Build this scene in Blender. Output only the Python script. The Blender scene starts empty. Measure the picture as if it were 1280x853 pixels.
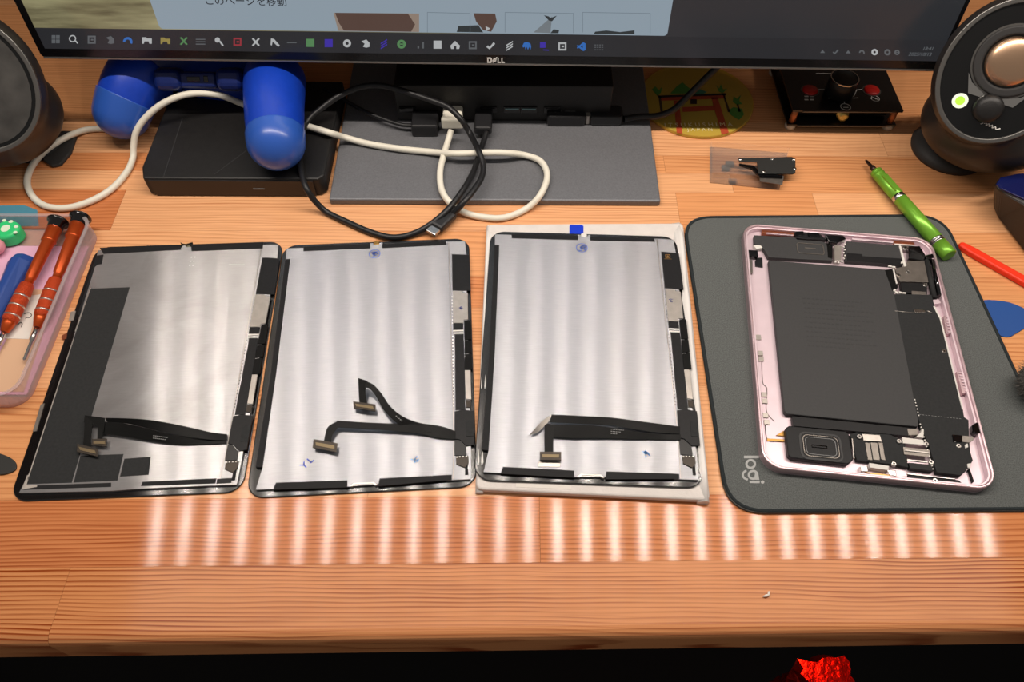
import bpy, bmesh, math, random
from mathutils import Vector, Matrix, Euler
random.seed(7)
S = bpy.context.scene
COL = S.collection
# ------------------------------------------------------------------ camera
F_PX, CAM_H, PITCH, ROLL = 956.18, 0.4212, math.radians(55.711), math.radians(0.2963)
cp, sp = math.cos(PITCH), math.sin(PITCH)
_r, _f, _u = Vector((1, 0, 0)), Vector((0, cp, -sp)), Vector((0, sp, cp))
CR = _r * math.cos(ROLL) + _u * math.sin(ROLL)
CU = -_r * math.sin(ROLL) + _u * math.cos(ROLL)
CF = _f
CAM = Vector((0, 0, CAM_H))
cd = bpy.data.cameras.new('camera')
cam = bpy.data.objects.new('camera', cd)
COL.objects.link(cam)
M = Matrix((CR, CU, -CF)).transposed().to_4x4()
M.translation = CAM
cam.matrix_world = M
cd.sensor_fit = 'HORIZONTAL'
cd.sensor_width = 36.0
cd.lens = F_PX * 36.0 / 1280.0
cd.clip_start = 0.01
S.camera = cam
# ------------------------------------------------------------------ world, exposure
W = bpy.data.worlds.new('room_light')
S.world = W
W.use_nodes = True
bg = W.node_tree.nodes['Background']
bg.inputs[0].default_value = (1.0, 0.93, 0.86, 1)
bg.inputs[1].default_value = 0.20
S.view_settings.view_transform = 'Standard'
S.view_settings.look = 'None'
S.view_settings.gamma = 1.0
S.view_settings.use_curve_mapping = False
S.view_settings.exposure = 0.08
# the LED strip under the shelf above the desk: its 30 diodes (built with the strip below)
STRIP_Y, STRIP_Z, LED_PITCH, LED_X0, LED_N = 0.37, 0.575, 0.0386, -0.478, 30
LED_W = 0.180
LED_COL = (1.0, 0.90, 0.80)


def ray(px, py):
    return (CR * ((px - 640) / F_PX) + CU * ((426.5 - py) / F_PX) + CF)


def at(px, py, z=0.0):
    d = ray(px, py)
    return CAM + d * ((z - CAM_H) / d.z)


def aty(px, py, y):
    d = ray(px, py)
    return CAM + d * (y / d.y)


# ------------------------------------------------------------------ materials
def lin(h):
    h = h.lstrip('#')
    o = []
    for i in (0, 2, 4):
        v = int(h[i:i + 2], 16) / 255
        o.append(v / 12.92 if v <= 0.04045 else ((v + 0.055) / 1.055) ** 2.4)
    return (o[0], o[1], o[2], 1.0)


MATS = {}


def mat(name, col, rough=0.5, metal=0.0, emit=None, estr=1.0, trans=0.0, alpha=1.0, coat=0.0, spec=0.5,
        noise=0.0, nscale=200.0, bump=0.0, bscale=400.0, sss=0.0, ior=1.45):
    if name in MATS:
        return MATS[name]
    m = bpy.data.materials.new(name)
    m.use_nodes = True
    nt = m.node_tree
    b = nt.nodes['Principled BSDF']
    c = lin(col) if isinstance(col, str) else col
    b.inputs['Base Color'].default_value = c
    b.inputs['Roughness'].default_value = rough
    b.inputs['Metallic'].default_value = metal
    b.inputs['Specular IOR Level'].default_value = spec
    b.inputs['Transmission Weight'].default_value = trans
    b.inputs['Alpha'].default_value = alpha
    b.inputs['Coat Weight'].default_value = coat
    b.inputs['Coat Roughness'].default_value = 0.08
    b.inputs['IOR'].default_value = ior
    if sss:
        b.inputs['Subsurface Weight'].default_value = sss
        b.inputs['Subsurface Radius'].default_value = (0.01, 0.01, 0.01)
    if emit:
        b.inputs['Emission Color'].default_value = lin(emit)
        b.inputs['Emission Strength'].default_value = estr
    if noise or bump:
        tc = nt.nodes.new('ShaderNodeTexCoord')
        if noise:
            n = nt.nodes.new('ShaderNodeTexNoise')
            n.inputs['Scale'].default_value = nscale
            n.inputs['Detail'].default_value = 4
            nt.links.new(tc.outputs['Object'], n.inputs['Vector'])
            mx = nt.nodes.new('ShaderNodeMix')
            mx.data_type = 'RGBA'
            k0, k1 = max(0, 1 - noise), 1 + noise
            mx.inputs[6].default_value = (c[0] * k0, c[1] * k0, c[2] * k0, 1)
            mx.inputs[7].default_value = (min(1, c[0] * k1), min(1, c[1] * k1), min(1, c[2] * k1), 1)
            rr = nt.nodes.new('ShaderNodeMapRange')
            rr.inputs[1].default_value = 0.3
            rr.inputs[2].default_value = 0.7
            nt.links.new(n.outputs['Fac'], rr.inputs[0])
            nt.links.new(rr.outputs[0], mx.inputs[0])
            nt.links.new(mx.outputs[2], b.inputs['Base Color'])
        if bump:
            n2 = nt.nodes.new('ShaderNodeTexNoise')
            n2.inputs['Scale'].default_value = bscale
            n2.inputs['Detail'].default_value = 3
            nt.links.new(tc.outputs['Object'], n2.inputs['Vector'])
            bp = nt.nodes.new('ShaderNodeBump')
            bp.inputs['Strength'].default_value = bump
            bp.inputs['Distance'].default_value = 0.001
            nt.links.new(n2.outputs['Fac'], bp.inputs['Height'])
            nt.links.new(bp.outputs['Normal'], b.inputs['Normal'])
    MATS[name] = m
    return m


def clear_mat(name, tint, mixf=0.25, rough=0.05, haze=None):
    """thin clear plastic: mostly transparent, a little glossy, a little milky"""
    m = bpy.data.materials.new(name)
    m.use_nodes = True
    nt = m.node_tree
    nt.nodes.clear()
    out = nt.nodes.new('ShaderNodeOutputMaterial')
    t = nt.nodes.new('ShaderNodeBsdfTransparent')
    t.inputs[0].default_value = lin(tint)
    p = nt.nodes.new('ShaderNodeBsdfPrincipled')
    p.inputs['Base Color'].default_value = lin(haze or tint)
    p.inputs['Roughness'].default_value = rough
    fr = nt.nodes.new('ShaderNodeFresnel')
    fr.inputs[0].default_value = 1.45
    mp = nt.nodes.new('ShaderNodeMapRange')
    mp.inputs[3].default_value = mixf
    mp.inputs[4].default_value = min(1.0, mixf + 0.7)
    nt.links.new(fr.outputs[0], mp.inputs[0])
    mx = nt.nodes.new('ShaderNodeMixShader')
    ge = nt.nodes.new('ShaderNodeNewGeometry')
    fm = nt.nodes.new('ShaderNodeMath')
    fm.operation = 'SUBTRACT'
    fm.use_clamp = True
    nt.links.new(mp.outputs[0], fm.inputs[0])
    nt.links.new(ge.outputs['Backfacing'], fm.inputs[1])
    nt.links.new(fm.outputs[0], mx.inputs[0])
    nt.links.new(t.outputs[0], mx.inputs[1])
    nt.links.new(p.outputs[0], mx.inputs[2])
    nt.links.new(mx.outputs[0], out.inputs[0])
    MATS[name] = m
    return m


def wood_mat(name, light, dark, gloss=0.145, aniso=1.0, spec=0.36, sat=1.0):
    """pine lamella: grain runs along local/world X, line spacing and offset vary from board to board"""
    m = bpy.data.materials.new(name)
    m.use_nodes = True
    nt = m.node_tree
    N, L = nt.nodes.new, nt.links.new
    b = nt.nodes['Principled BSDF']
    tc = N('ShaderNodeTexCoord')
    oi = N('ShaderNodeObjectInfo')
    # shifted coordinates
    off = N('ShaderNodeCombineXYZ')
    m1 = N('ShaderNodeMath'); m1.operation = 'MULTIPLY'; m1.inputs[1].default_value = 7.3
    L(oi.outputs['Random'], m1.inputs[0])
    for i in range(3):
        L(m1.outputs[0], off.inputs[i])
    add = N('ShaderNodeVectorMath'); add.operation = 'ADD'
    L(tc.outputs['Object'], add.inputs[0]); L(off.outputs[0], add.inputs[1])
    # slow waviness of the grain
    mp = N('ShaderNodeMapping'); mp.inputs['Scale'].default_value = (5.0, 26.0, 26.0)
    L(add.outputs[0], mp.inputs['Vector'])
    n1 = N('ShaderNodeTexNoise'); n1.inputs['Scale'].default_value = 1.0; n1.inputs['Detail'].default_value = 2.0
    L(mp.outputs[0], n1.inputs['Vector'])
    sep = N('ShaderNodeSeparateXYZ'); L(add.outputs[0], sep.inputs[0])
    # frequency per board
    fr = N('ShaderNodeMapRange'); fr.inputs[3].default_value = 230.0; fr.inputs[4].default_value = 420.0
    fm = N('ShaderNodeMath'); fm.operation = 'FRACT'
    fk = N('ShaderNodeMath'); fk.operation = 'MULTIPLY'; fk.inputs[1].default_value = 13.7
    L(oi.outputs['Random'], fk.inputs[0]); L(fk.outputs[0], fm.inputs[0]); L(fm.outputs[0], fr.inputs[0])
    yy = N('ShaderNodeMath'); yy.operation = 'MULTIPLY'
    L(sep.outputs['Y'], yy.inputs[0]); L(fr.outputs[0], yy.inputs[1])
    nn = N('ShaderNodeMath'); nn.operation = 'MULTIPLY_ADD'; nn.inputs[1].default_value = 5.0
    L(n1.outputs['Fac'], nn.inputs[0]); L(yy.outputs[0], nn.inputs[2])
    fx = N('ShaderNodeMath'); fx.operation = 'FRACT'; L(nn.outputs[0], fx.inputs[0])
    ramp = N('ShaderNodeValToRGB')
    e = ramp.color_ramp.elements
    e[0].position = 0.0; e[0].color = (0, 0, 0, 1)
    e[1].position = 1.0; e[1].color = (0.0, 0.0, 0.0, 1)
    for p, v in ((0.25, 0.10), (0.48, 0.40), (0.64, 1.0), (0.80, 0.95), (0.88, 0.05)):
        q = e.new(p); q.color = (v, v, v, 1)
    L(fx.outputs[0], ramp.inputs[0])
    # fine fibres
    mp2 = N('ShaderNodeMapping'); mp2.inputs['Scale'].default_value = (22.0, 900.0, 900.0)
    L(add.outputs[0], mp2.inputs['Vector'])
    n2 = N('ShaderNodeTexNoise'); n2.inputs['Scale'].default_value = 1.0; n2.inputs['Detail'].default_value = 3.0
    L(mp2.outputs[0], n2.inputs['Vector'])
    # broad tone
    mp3 = N('ShaderNodeMapping'); mp3.inputs['Scale'].default_value = (3.0, 40.0, 40.0)
    L(add.outputs[0], mp3.inputs['Vector'])
    n3 = N('ShaderNodeTexNoise'); n3.inputs['Scale'].default_value = 1.0; n3.inputs['Detail'].default_value = 2.0
    L(mp3.outputs[0], n3.inputs['Vector'])
    amp = N('ShaderNodeMapRange'); amp.inputs[1].default_value = 0.35; amp.inputs[2].default_value = 0.65
    amp.inputs[3].default_value = 0.25; amp.inputs[4].default_value = 0.95
    L(n3.outputs['Fac'], amp.inputs[0])
    fac = N('ShaderNodeMath'); fac.operation = 'MULTIPLY'
    am2 = N('ShaderNodeMath'); am2.operation = 'MULTIPLY'; L(amp.outputs[0], am2.inputs[0])
    ix = N('ShaderNodeMath'); ix.operation = 'MULTIPLY'; ix.inputs[1].default_value = 0.1; L(oi.outputs['Object Index'], ix.inputs[0]); L(ix.outputs[0], am2.inputs[1])
    L(ramp.outputs[0], fac.inputs[0]); L(am2.outputs[0], fac.inputs[1])
    fib = N('ShaderNodeMapRange'); fib.inputs[1].default_value = 0.3; fib.inputs[2].default_value = 0.7
    fib.inputs[3].default_value = -0.14; fib.inputs[4].default_value = 0.20
    L(n2.outputs['Fac'], fib.inputs[0])
    fsum = N('ShaderNodeMath'); fsum.operation = 'ADD'; fsum.use_clamp = True
    L(fac.outputs[0], fsum.inputs[0]); L(fib.outputs[0], fsum.inputs[1])
    mx = N('ShaderNodeMix'); mx.data_type = 'RGBA'
    mx.inputs[6].default_value = lin(light); mx.inputs[7].default_value = lin(dark)
    L(fsum.outputs[0], mx.inputs[0])
    # board colour from the object
    ml = N('ShaderNodeMix'); ml.data_type = 'RGBA'; ml.blend_type = 'MULTIPLY'; ml.inputs[0].default_value = 1.0
    L(mx.outputs[2], ml.inputs[6]); L(oi.outputs['Color'], ml.inputs[7])
    L(ml.outputs[2], b.inputs['Base Color'])
    b.inputs['Anisotropic'].default_value = aniso
    b.inputs['Anisotropic Rotation'].default_value = 0.25
    b.inputs['Specular IOR Level'].default_value = spec
    # gloss of the varnish: the object's alpha carries how rough this board is
    rg = N('ShaderNodeMath'); rg.operation = 'MULTIPLY'; rg.inputs[1].default_value = gloss
    L(oi.outputs['Alpha'], rg.inputs[0]); L(rg.outputs[0], b.inputs['Roughness'])
    tg = N('ShaderNodeTangent'); tg.direction_type = 'UV_MAP'; tg.uv_map = 'UVMap'
    L(tg.outputs[0], b.inputs['Tangent'])
    # orange peel and pores
    n4 = N('ShaderNodeTexNoise'); n4.inputs['Scale'].default_value = 520.0; n4.inputs['Detail'].default_value = 2.0
    L(add.outputs[0], n4.inputs['Vector'])
    hs = N('ShaderNodeMath'); hs.operation = 'MULTIPLY_ADD'; hs.inputs[1].default_value = 0.5
    L(n4.outputs['Fac'], hs.inputs[0]); L(n2.outputs['Fac'], hs.inputs[2])
    bp = N('ShaderNodeBump'); bp.inputs['Strength'].default_value = 0.10; bp.inputs['Distance'].default_value = 0.00015
    L(hs.outputs[0], bp.inputs['Height']); L(bp.outputs['Normal'], b.inputs['Normal'])
    MATS[name] = m
    return m


def brushed_mat(name, col, rough=0.235, aniso=1.0, stain=0.0, groove=0.42, metal=0.70, spec=0.5):
    m = bpy.data.materials.new(name)
    m.use_nodes = True
    nt = m.node_tree
    N, L = nt.nodes.new, nt.links.new
    b = nt.nodes['Principled BSDF']
    b.inputs['Metallic'].default_value = metal
    b.inputs['Specular IOR Level'].default_value = spec
    b.inputs['Roughness'].default_value = rough
    b.inputs['Anisotropic'].default_value = aniso
    b.inputs['Anisotropic Rotation'].default_value = 0.25
    tg = N('ShaderNodeTangent'); tg.direction_type = 'UV_MAP'; tg.uv_map = 'UVMap'
    L(tg.outputs[0], b.inputs['Tangent'])
    tc = N('ShaderNodeTexCoord')
    mp = N('ShaderNodeMapping'); mp.inputs['Scale'].default_value = (90.0, 1800.0, 1.0)
    L(tc.outputs['Object'], mp.inputs['Vector'])
    n = N('ShaderNodeTexNoise'); n.inputs['Scale'].default_value = 1.0; n.inputs['Detail'].default_value = 2
    L(mp.outputs[0], n.inputs['Vector'])
    c = lin(col)
    mx = N('ShaderNodeMix'); mx.data_type = 'RGBA'
    mx.inputs[6].default_value = (c[0] * .86, c[1] * .86, c[2] * .86, 1)
    mx.inputs[7].default_value = (min(1, c[0] * 1.1), min(1, c[1] * 1.1), min(1, c[2] * 1.1), 1)
    L(n.outputs['Fac'], mx.inputs[0])
    last = mx.outputs[2]
    if stain:
        n2 = N('ShaderNodeTexNoise'); n2.inputs['Scale'].default_value = 22.0; n2.inputs['Detail'].default_value = 6
        n2.inputs['Distortion'].default_value = 1.2
        L(tc.outputs['Object'], n2.inputs['Vector'])
        r = N('ShaderNodeMapRange'); r.inputs[1].default_value = 0.42; r.inputs[2].default_value = 0.66
        r.inputs[4].default_value = stain
        L(n2.outputs['Fac'], r.inputs[0])
        m2 = N('ShaderNodeMix'); m2.data_type = 'RGBA'
        m2.inputs[7].default_value = (c[0] * .52, c[1] * .5, c[2] * .48, 1)
        L(r.outputs[0], m2.inputs[0]); L(last, m2.inputs[6])
        last = m2.outputs[2]
    L(last, b.inputs['Base Color'])
    # brush grooves along X, far finer than a pixel: they tip the normal forwards and backwards only
    wn = N('ShaderNodeTexWhiteNoise'); wn.noise_dimensions = '3D'
    sc = N('ShaderNodeVectorMath'); sc.operation = 'SCALE'; sc.inputs['Scale'].default_value = 91000.0
    L(tc.outputs['Object'], sc.inputs[0]); L(sc.outputs[0], wn.inputs['Vector'])
    sp_ = N('ShaderNodeSeparateColor'); L(wn.outputs['Color'], sp_.inputs[0])
    ad = N('ShaderNodeMath'); ad.operation = 'ADD'; L(sp_.outputs[0], ad.inputs[0]); L(sp_.outputs[1], ad.inputs[1])
    sb = N('ShaderNodeMath'); sb.operation = 'SUBTRACT'; L(ad.outputs[0], sb.inputs[0]); sb.inputs[1].default_value = 1.0
    am = N('ShaderNodeMath'); am.operation = 'MULTIPLY'; L(sb.outputs[0], am.inputs[0]); am.inputs[1].default_value = groove
    vt = N('ShaderNodeVectorTransform'); vt.vector_type = 'VECTOR'; vt.convert_from = 'OBJECT'; vt.convert_to = 'WORLD'
    vt.inputs[0].default_value = (0, 1, 0)
    v2 = N('ShaderNodeVectorMath'); v2.operation = 'SCALE'; L(vt.outputs[0], v2.inputs[0]); L(am.outputs[0], v2.inputs['Scale'])
    ge = N('ShaderNodeNewGeometry')
    va = N('ShaderNodeVectorMath'); va.operation = 'ADD'; L(ge.outputs['Normal'], va.inputs[0]); L(v2.outputs[0], va.inputs[1])
    vn = N('ShaderNodeVectorMath'); vn.operation = 'NORMALIZE'; L(va.outputs[0], vn.inputs[0])
    L(vn.outputs[0], b.inputs['Normal'])
    MATS[name] = m
    return m


mat('black_plastic', '#1b1a1a', 0.45, bump=0.1, bscale=900)
mat('black_matte', '#1c1c1d', 0.75, noise=0.15)
mat('black_gloss', '#08080a', 0.08, coat=0.6)
mat('black_tape', '#1b1b1d', 0.6, spec=0.25, noise=0.1, nscale=300)
mat('black_sheet', '#2a2b2c', 0.7, spec=0.25, noise=0.12, nscale=600)
mat('flex_black', '#0d0d0d', 0.45, noise=0.1, spec=0.15)
mat('chip_black', '#1b1b1d', 0.45, spec=0.25, noise=0.12, nscale=500)
mat('shield_silver', '#b9b2ab', 0.38, 0.75, noise=0.08)
mat('shield_grey', '#807a74', 0.42, 0.8, noise=0.12)
mat('steel', '#c9c6c2', 0.22, 1.0)
mat('white_bit', '#dcd8d2', 0.5)
mat('gold', '#b58a4c', 0.35, 0.9)
mat('contact_gold', '#6f6149', 0.4, 0.6)
mat('copper', '#9c5a3f', 0.4, 0.8)
mat('connector_brown', '#352d25', 0.4, 0.4)
mat('ink_blue', '#1c3f96', 0.6)
mat('ink_cyan', '#0f66b0', 0.6)
mat('ink_dark', '#1d2f86', 0.6)
mat('print_grey', '#8d8d8d', 0.7)
mat('print_dark', '#303031', 0.55)
mat('pink_metal', '#e3ced6', 0.38, 0.35, noise=0.05, nscale=60)
mat('pink_edge', '#d8bcc2', 0.32, 0.7)
mat('battery', '#363637', 0.62, noise=0.08, nscale=800)
mat('pad_fabric', '#5d605f', 0.95, noise=0.35, nscale=1500, bump=0.25, bscale=1800, spec=0.2)
mat('pad_edge', '#2a2f31', 0.9, noise=0.3, nscale=1500, bump=0.3, bscale=1200, spec=0.2)
mat('pad_logo', '#a9aaa9', 0.7)
mat('screen_glass', '#101012', 0.15)
mat('monitor_frame', '#1d1d1f', 0.4)
mat('monitor_lip', '#8d8b88', 0.35, 0.8)
mat('base_grey', '#737478', 0.55, 0.35, noise=0.12, nscale=900)
mat('base_edge', '#8e8a86', 0.35, 0.8)
mat('cable_white', '#e6e1d2', 0.45)
mat('cable_black', '#19191b', 0.42)
mat('plug_black', '#222224', 0.4)
mat('blue_shell', '#123cae', 0.36, noise=0.05)
mat('blue_grip', '#2b56ae', 0.30, coat=0.2)
mat('blue_dark', '#0c1f5c', 0.4)
mat('box_black', '#191818', 0.5, noise=0.2, nscale=300)
mat('box_front', '#231e1d', 0.35)
mat('red_button', '#c01814', 0.35, coat=0.4)
mat('amp_panel', '#0d0c0d', 0.3, coat=0.3)
mat('standoff', '#a8653c', 0.4, 0.5)
mat('cream_foot', '#c9bfae', 0.5)
mat('jack_gold', '#c9b46a', 0.35, 0.7)
mat('speaker_shell', '#2a2624', 0.42)
mat('speaker_face', '#0b0b0c', 0.3, coat=0.2)
mat('speaker_ring', '#6c6a67', 0.35, 0.7)
mat('speaker_cone', '#d8b292', 0.26, 0.95)
mat('speaker_grille', '#3a3937', 0.55, noise=0.4, nscale=60)
mat('rubber', '#2c2b2b', 0.6)
mat('green_metal', '#7ab53a', 0.3, 0.35)
mat('bit_dark', '#3a2a24', 0.35, 0.6)
mat('orange_plastic', '#f0371a', 0.4)
mat('pick_blue', '#1d4c92', 0.5)
mat('pick_black', '#2a2a29', 0.5)
mat('driver_orange', '#c4501f', 0.3, 0.6)
mat('driver_grip', '#c8471c', 0.42, 0.4, bump=1.0, bscale=1400)
mat('driver_ring', '#e8d6c8', 0.2, 0.9)
mat('tool_blue', '#2a4a93', 0.4)
mat('paw_green', '#35cf7c', 0.4)
mat('paw_white', '#e2f0d8', 0.5)
mat('charm_pink', '#e79aa5', 0.4)
mat('liner_pink', '#e3b1cc', 0.7)
mat('liner_tan', '#d9b08f', 0.7)
mat('paper', '#e2dcd4', 0.8)
mat('ink_black', '#3b3a3a', 0.7)
mat('card_blue', '#4b8aa0', 0.6)
mat('foam_white', '#d9d2cd', 0.55, noise=0.05, nscale=120, bump=0.2, bscale=500, sss=0.15)
mat('foam_edge', '#e4e0dc', 0.4, sss=0.1)
mat('tab_blue', '#0b35c8', 0.4)
mat('coaster_base', '#c9b46a', 0.35)
mat('torii_red', '#b0482a', 0.5)
mat('torii_dark', '#2a1a16', 0.5)
mat('leaf_green', '#4f8a3a', 0.6)
mat('leaf_teal', '#3f7f66', 0.6)
mat('trunk_brown', '#4a3a24', 0.6)
mat('coaster_text', '#e0d2a0', 0.6)
mat('device_black', '#241f1c', 0.45)
mat('device_blue', '#10184e', 0.2, coat=0.5)
mat('fur_grey', '#5d5a56', 0.9)
mat('foil_red', '#c8281c', 0.3, 0.9, bump=1.0, bscale=160)
mat('dark_floor', '#141212', 0.9)
mat('dark_wall', '#4a3c30', 0.8, noise=0.1, nscale=8)
mat('shelf_white', '#c9b59c', 0.6)
mat('alu', '#b5b3b0', 0.35, 0.9)
mat('led_lens', '#f6f0e4', 0.4, emit='#fff0dc', estr=4.0)
mat('led_green', '#a8e040', 0.4, emit='#8fd43a', estr=0.8)
mat('led_ring', '#dfe6da', 0.4, emit='#e6f0dc', estr=0.35)
mat('scrap_white', '#e8e0d6', 0.7)
mat('logo_white', '#d8d6d2', 0.4)
mat('usb_teal', '#6e8c90', 0.5)
clear_mat('clear_plastic', '#fdfcfb', 0.03, 0.06, '#f4f0ee')
clear_mat('clear_milky', '#f2e9ea', 0.26, 0.22, '#e6dcdc')
clear_mat('film', '#ffffff', 0.12, 0.1, '#e6e6e6')
clear_mat('coaster_clear', '#e6cf78', 0.62, 0.06, '#e0bf52')
wood_mat('wood', '#e6ab7a', '#9c4d1b')
brushed_mat('plate', '#b0b0b5')
brushed_mat('cover_glass', '#0b0b0d', 0.15, 1.0, 0.0, 0.09, 0.0, 0.8)
brushed_mat('plate_stained', '#c2c1c3', 0.225, 1.0, 0.42)
FLAT = {}


def screen_mat(name, col, k):
    return mat('screen_' + name, '#050505', 0.2, emit=col, estr=k, spec=0.4)


# ------------------------------------------------------------------ mesh helpers
def newbm():
    bm = bmesh.new()
    bm.loops.layers.uv.new('UVMap')
    return bm


def finish(name, bm, m, parent=None, loc=None, smooth=False, bevel=0.0, seg=2, mats=None, angle=40):
    uv = bm.loops.layers.uv.verify()
    for f in bm.faces:
        if smooth:
            f.smooth = True
        for l in f.loops:
            l[uv].uv = (l.vert.co.x, l.vert.co.y)
    me = bpy.data.meshes.new(name)
    bm.normal_update()
    bm.to_mesh(me)
    bm.free()
    for x in (mats or [m]):
        me.materials.append(MATS[x] if isinstance(x, str) else x)
    o = bpy.data.objects.new(name, me)
    COL.objects.link(o)
    if parent:
        o.parent = parent
    if loc is not None:
        o.location = loc
    if bevel:
        bv = o.modifiers.new('bevel', 'BEVEL')
        bv.width = bevel
        bv.segments = seg
        bv.limit_method = 'ANGLE'
        bv.angle_limit = math.radians(angle)
    return o


def prism(bm, pts, z0, z1, mi=0):
    """vertical prism over a 2-D outline; z1 may be a list (one height per point)"""
    ar = sum(pts[i][0] * pts[(i + 1) % len(pts)][1] - pts[(i + 1) % len(pts)][0] * pts[i][1] for i in range(len(pts)))
    if ar < 0:
        pts = list(reversed(pts))
    b = [bm.verts.new((p[0], p[1], z0)) for p in pts]
    t = [bm.verts.new((p[0], p[1], z1)) for p in pts]
    fs = [bm.faces.new(t), bm.faces.new(list(reversed(b)))]
    n = len(pts)
    for i in range(n):
        j = (i + 1) % n
        fs.append(bm.faces.new((b[i], b[j], t[j], t[i])))
    for f in fs:
        f.material_index = mi
    return t


def box(bm, c, s, rz=0.0, mi=0):
    x, y, z = s[0] / 2, s[1] / 2, s[2] / 2
    cs, sn = math.cos(rz), math.sin(rz)
    pts = [(c[0] + a * cs - b * sn, c[1] + a * sn + b * cs) for a, b in ((-x, -y), (x, -y), (x, y), (-x, y))]
    prism(bm, pts, c[2] - z, c[2] + z, mi)


def rrect(cx, cy, w, h, r, n=6, rot=0.0):
    pts = []
    for k, (sx, sy) in enumerate(((1, 1), (-1, 1), (-1, -1), (1, -1))):
        for i in range(n + 1):
            a = math.pi / 2 * (k + i / n)
            pts.append((sx * (w / 2 - r) + r * math.cos(a), sy * (h / 2 - r) + r * math.sin(a)))
    c, s = math.cos(rot), math.sin(rot)
    return [(cx + c * x - s * y, cy + s * x + c * y) for x, y in pts]


def circ(cx, cy, rx, ry=None, n=24, a0=0.0, a1=2 * math.pi):
    ry = ry or rx
    return [(cx + rx * math.cos(a0 + (a1 - a0) * i / n), cy + ry * math.sin(a0 + (a1 - a0) * i / n)) for i in range(n)]


def ring(bm, outer, inner, z0, z1, mi=0):
    n = len(outer)
    vo0 = [bm.verts.new((p[0], p[1], z0)) for p in outer]
    vo1 = [bm.verts.new((p[0], p[1], z1)) for p in outer]
    vi0 = [bm.verts.new((p[0], p[1], z0)) for p in inner]
    vi1 = [bm.verts.new((p[0], p[1], z1)) for p in inner]
    for i in range(n):
        j = (i + 1) % n
        for q in ((vo0[i], vo0[j], vo1[j], vo1[i]), (vi0[j], vi0[i], vi1[i], vi1[j]),
                  (vo1[i], vo1[j], vi1[j], vi1[i]), (vo0[j], vo0[i], vi0[i], vi0[j])):
            f = bm.faces.new(q)
            f.material_index = mi


def frame_axes(d):
    d = d.normalized()
    a = Vector((0, 0, 1)) if abs(d.z) < 0.9 else Vector((1, 0, 0))
    u = d.cross(a).normalized()
    return u, d.cross(u).normalized()


def tube(bm, pts, r, n=10, mi=0, cap=True):
    pts = [Vector(p) for p in pts]
    rs = r if isinstance(r, (list, tuple)) else [r] * len(pts)
    rings = []
    u = None
    for i, p in enumerate(pts):
        d = (pts[min(i + 1, len(pts) - 1)] - pts[max(i - 1, 0)]).normalized()
        if u is None:
            u, v = frame_axes(d)
        else:
            u = (u - d * u.dot(d)).normalized()
            v = d.cross(u).normalized()
        rings.append([bm.verts.new(p + u * rs[i] * math.cos(2 * math.pi * k / n) + v * rs[i] * math.sin(2 * math.pi * k / n)) for k in range(n)])
    for a, b in zip(rings, rings[1:]):
        for k in range(n):
            f = bm.faces.new((a[k], a[(k + 1) % n], b[(k + 1) % n], b[k]))
            f.smooth = True
            f.material_index = mi
    if cap:
        bm.faces.new(list(reversed(rings[0]))).material_index = mi
        bm.faces.new(rings[-1]).material_index = mi


def spline(pts, k=8):
    pts = [Vector(p) for p in pts]
    P = [pts[0] * 2 - pts[1]] + pts + [pts[-1] * 2 - pts[-2]]
    out = []
    for i in range(1, len(P) - 2):
        for j in range(k):
            t = j / k
            out.append(0.5 * ((2 * P[i]) + (P[i + 1] - P[i - 1]) * t + (2 * P[i - 1] - 5 * P[i] + 4 * P[i + 1] - P[i + 2]) * t * t
                              + (3 * P[i] - P[i - 1] - 3 * P[i + 1] + P[i + 2]) * t ** 3))
    out.append(pts[-1])
    return out


def lathe(bm, a, b, prof, n=24, mi=0, mif=None):
    """turn a profile of (t along a->b in metres, radius) about the axis from a towards b"""
    a, b = Vector(a), Vector(b)
    d = (b - a).normalized()
    u, v = frame_axes(d)
    rings = []
    for t, r in prof:
        r = max(r, 1e-5)
        rings.append([bm.verts.new(a + d * t + (u * math.cos(2 * math.pi * k / n) + v * math.sin(2 * math.pi * k / n)) * r) for k in range(n)])
    for i, (p, q) in enumerate(zip(rings, rings[1:])):
        for k in range(n):
            f = bm.faces.new((p[k], q[k], q[(k + 1) % n], p[(k + 1) % n]))
            f.smooth = True
            f.material_index = mif(i) if mif else mi
    bm.faces.new(rings[0])
    bm.faces.new(list(reversed(rings[-1])))
    bmesh.ops.recalc_face_normals(bm, faces=bm.faces)


def ellipsoid(bm, c, ax, n=24, m=14, mi=0):
    """ax: three vectors (half axes)"""
    c = Vector(c)
    rows = []
    for i in range(m + 1):
        th = math.pi * i / m
        rows.append([bm.verts.new(c + ax[0] * (math.sin(th) * math.cos(2 * math.pi * k / n)) + ax[1] * (math.sin(th) * math.sin(2 * math.pi * k / n)) + ax[2] * math.cos(th))
                     for k in range(n)])
    for i in range(m):
        for k in range(n):
            f = bm.faces.new((rows[i][k], rows[i + 1][k], rows[i + 1][(k + 1) % n], rows[i][(k + 1) % n]))
            f.smooth = True
            f.material_index = mi
    bmesh.ops.remove_doubles(bm, verts=bm.verts, dist=1e-6)
    bmesh.ops.recalc_face_normals(bm, faces=bm.faces)


def tag(o, label, cat, group=None):
    o['label'] = label
    o['category'] = cat
    if group:
        o['group'] = group
    return o


def thing(name, label, cat, loc=(0, 0, 0), rz=0.0, group=None):
    o = bpy.data.objects.new(name, None)
    o.empty_display_size = 0.02
    COL.objects.link(o)
    o.location = loc
    o.rotation_euler = (0, 0, rz)
    return tag(o, label, cat, group)


def struct(o):
    o['kind'] = 'structure'
    return o


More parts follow.
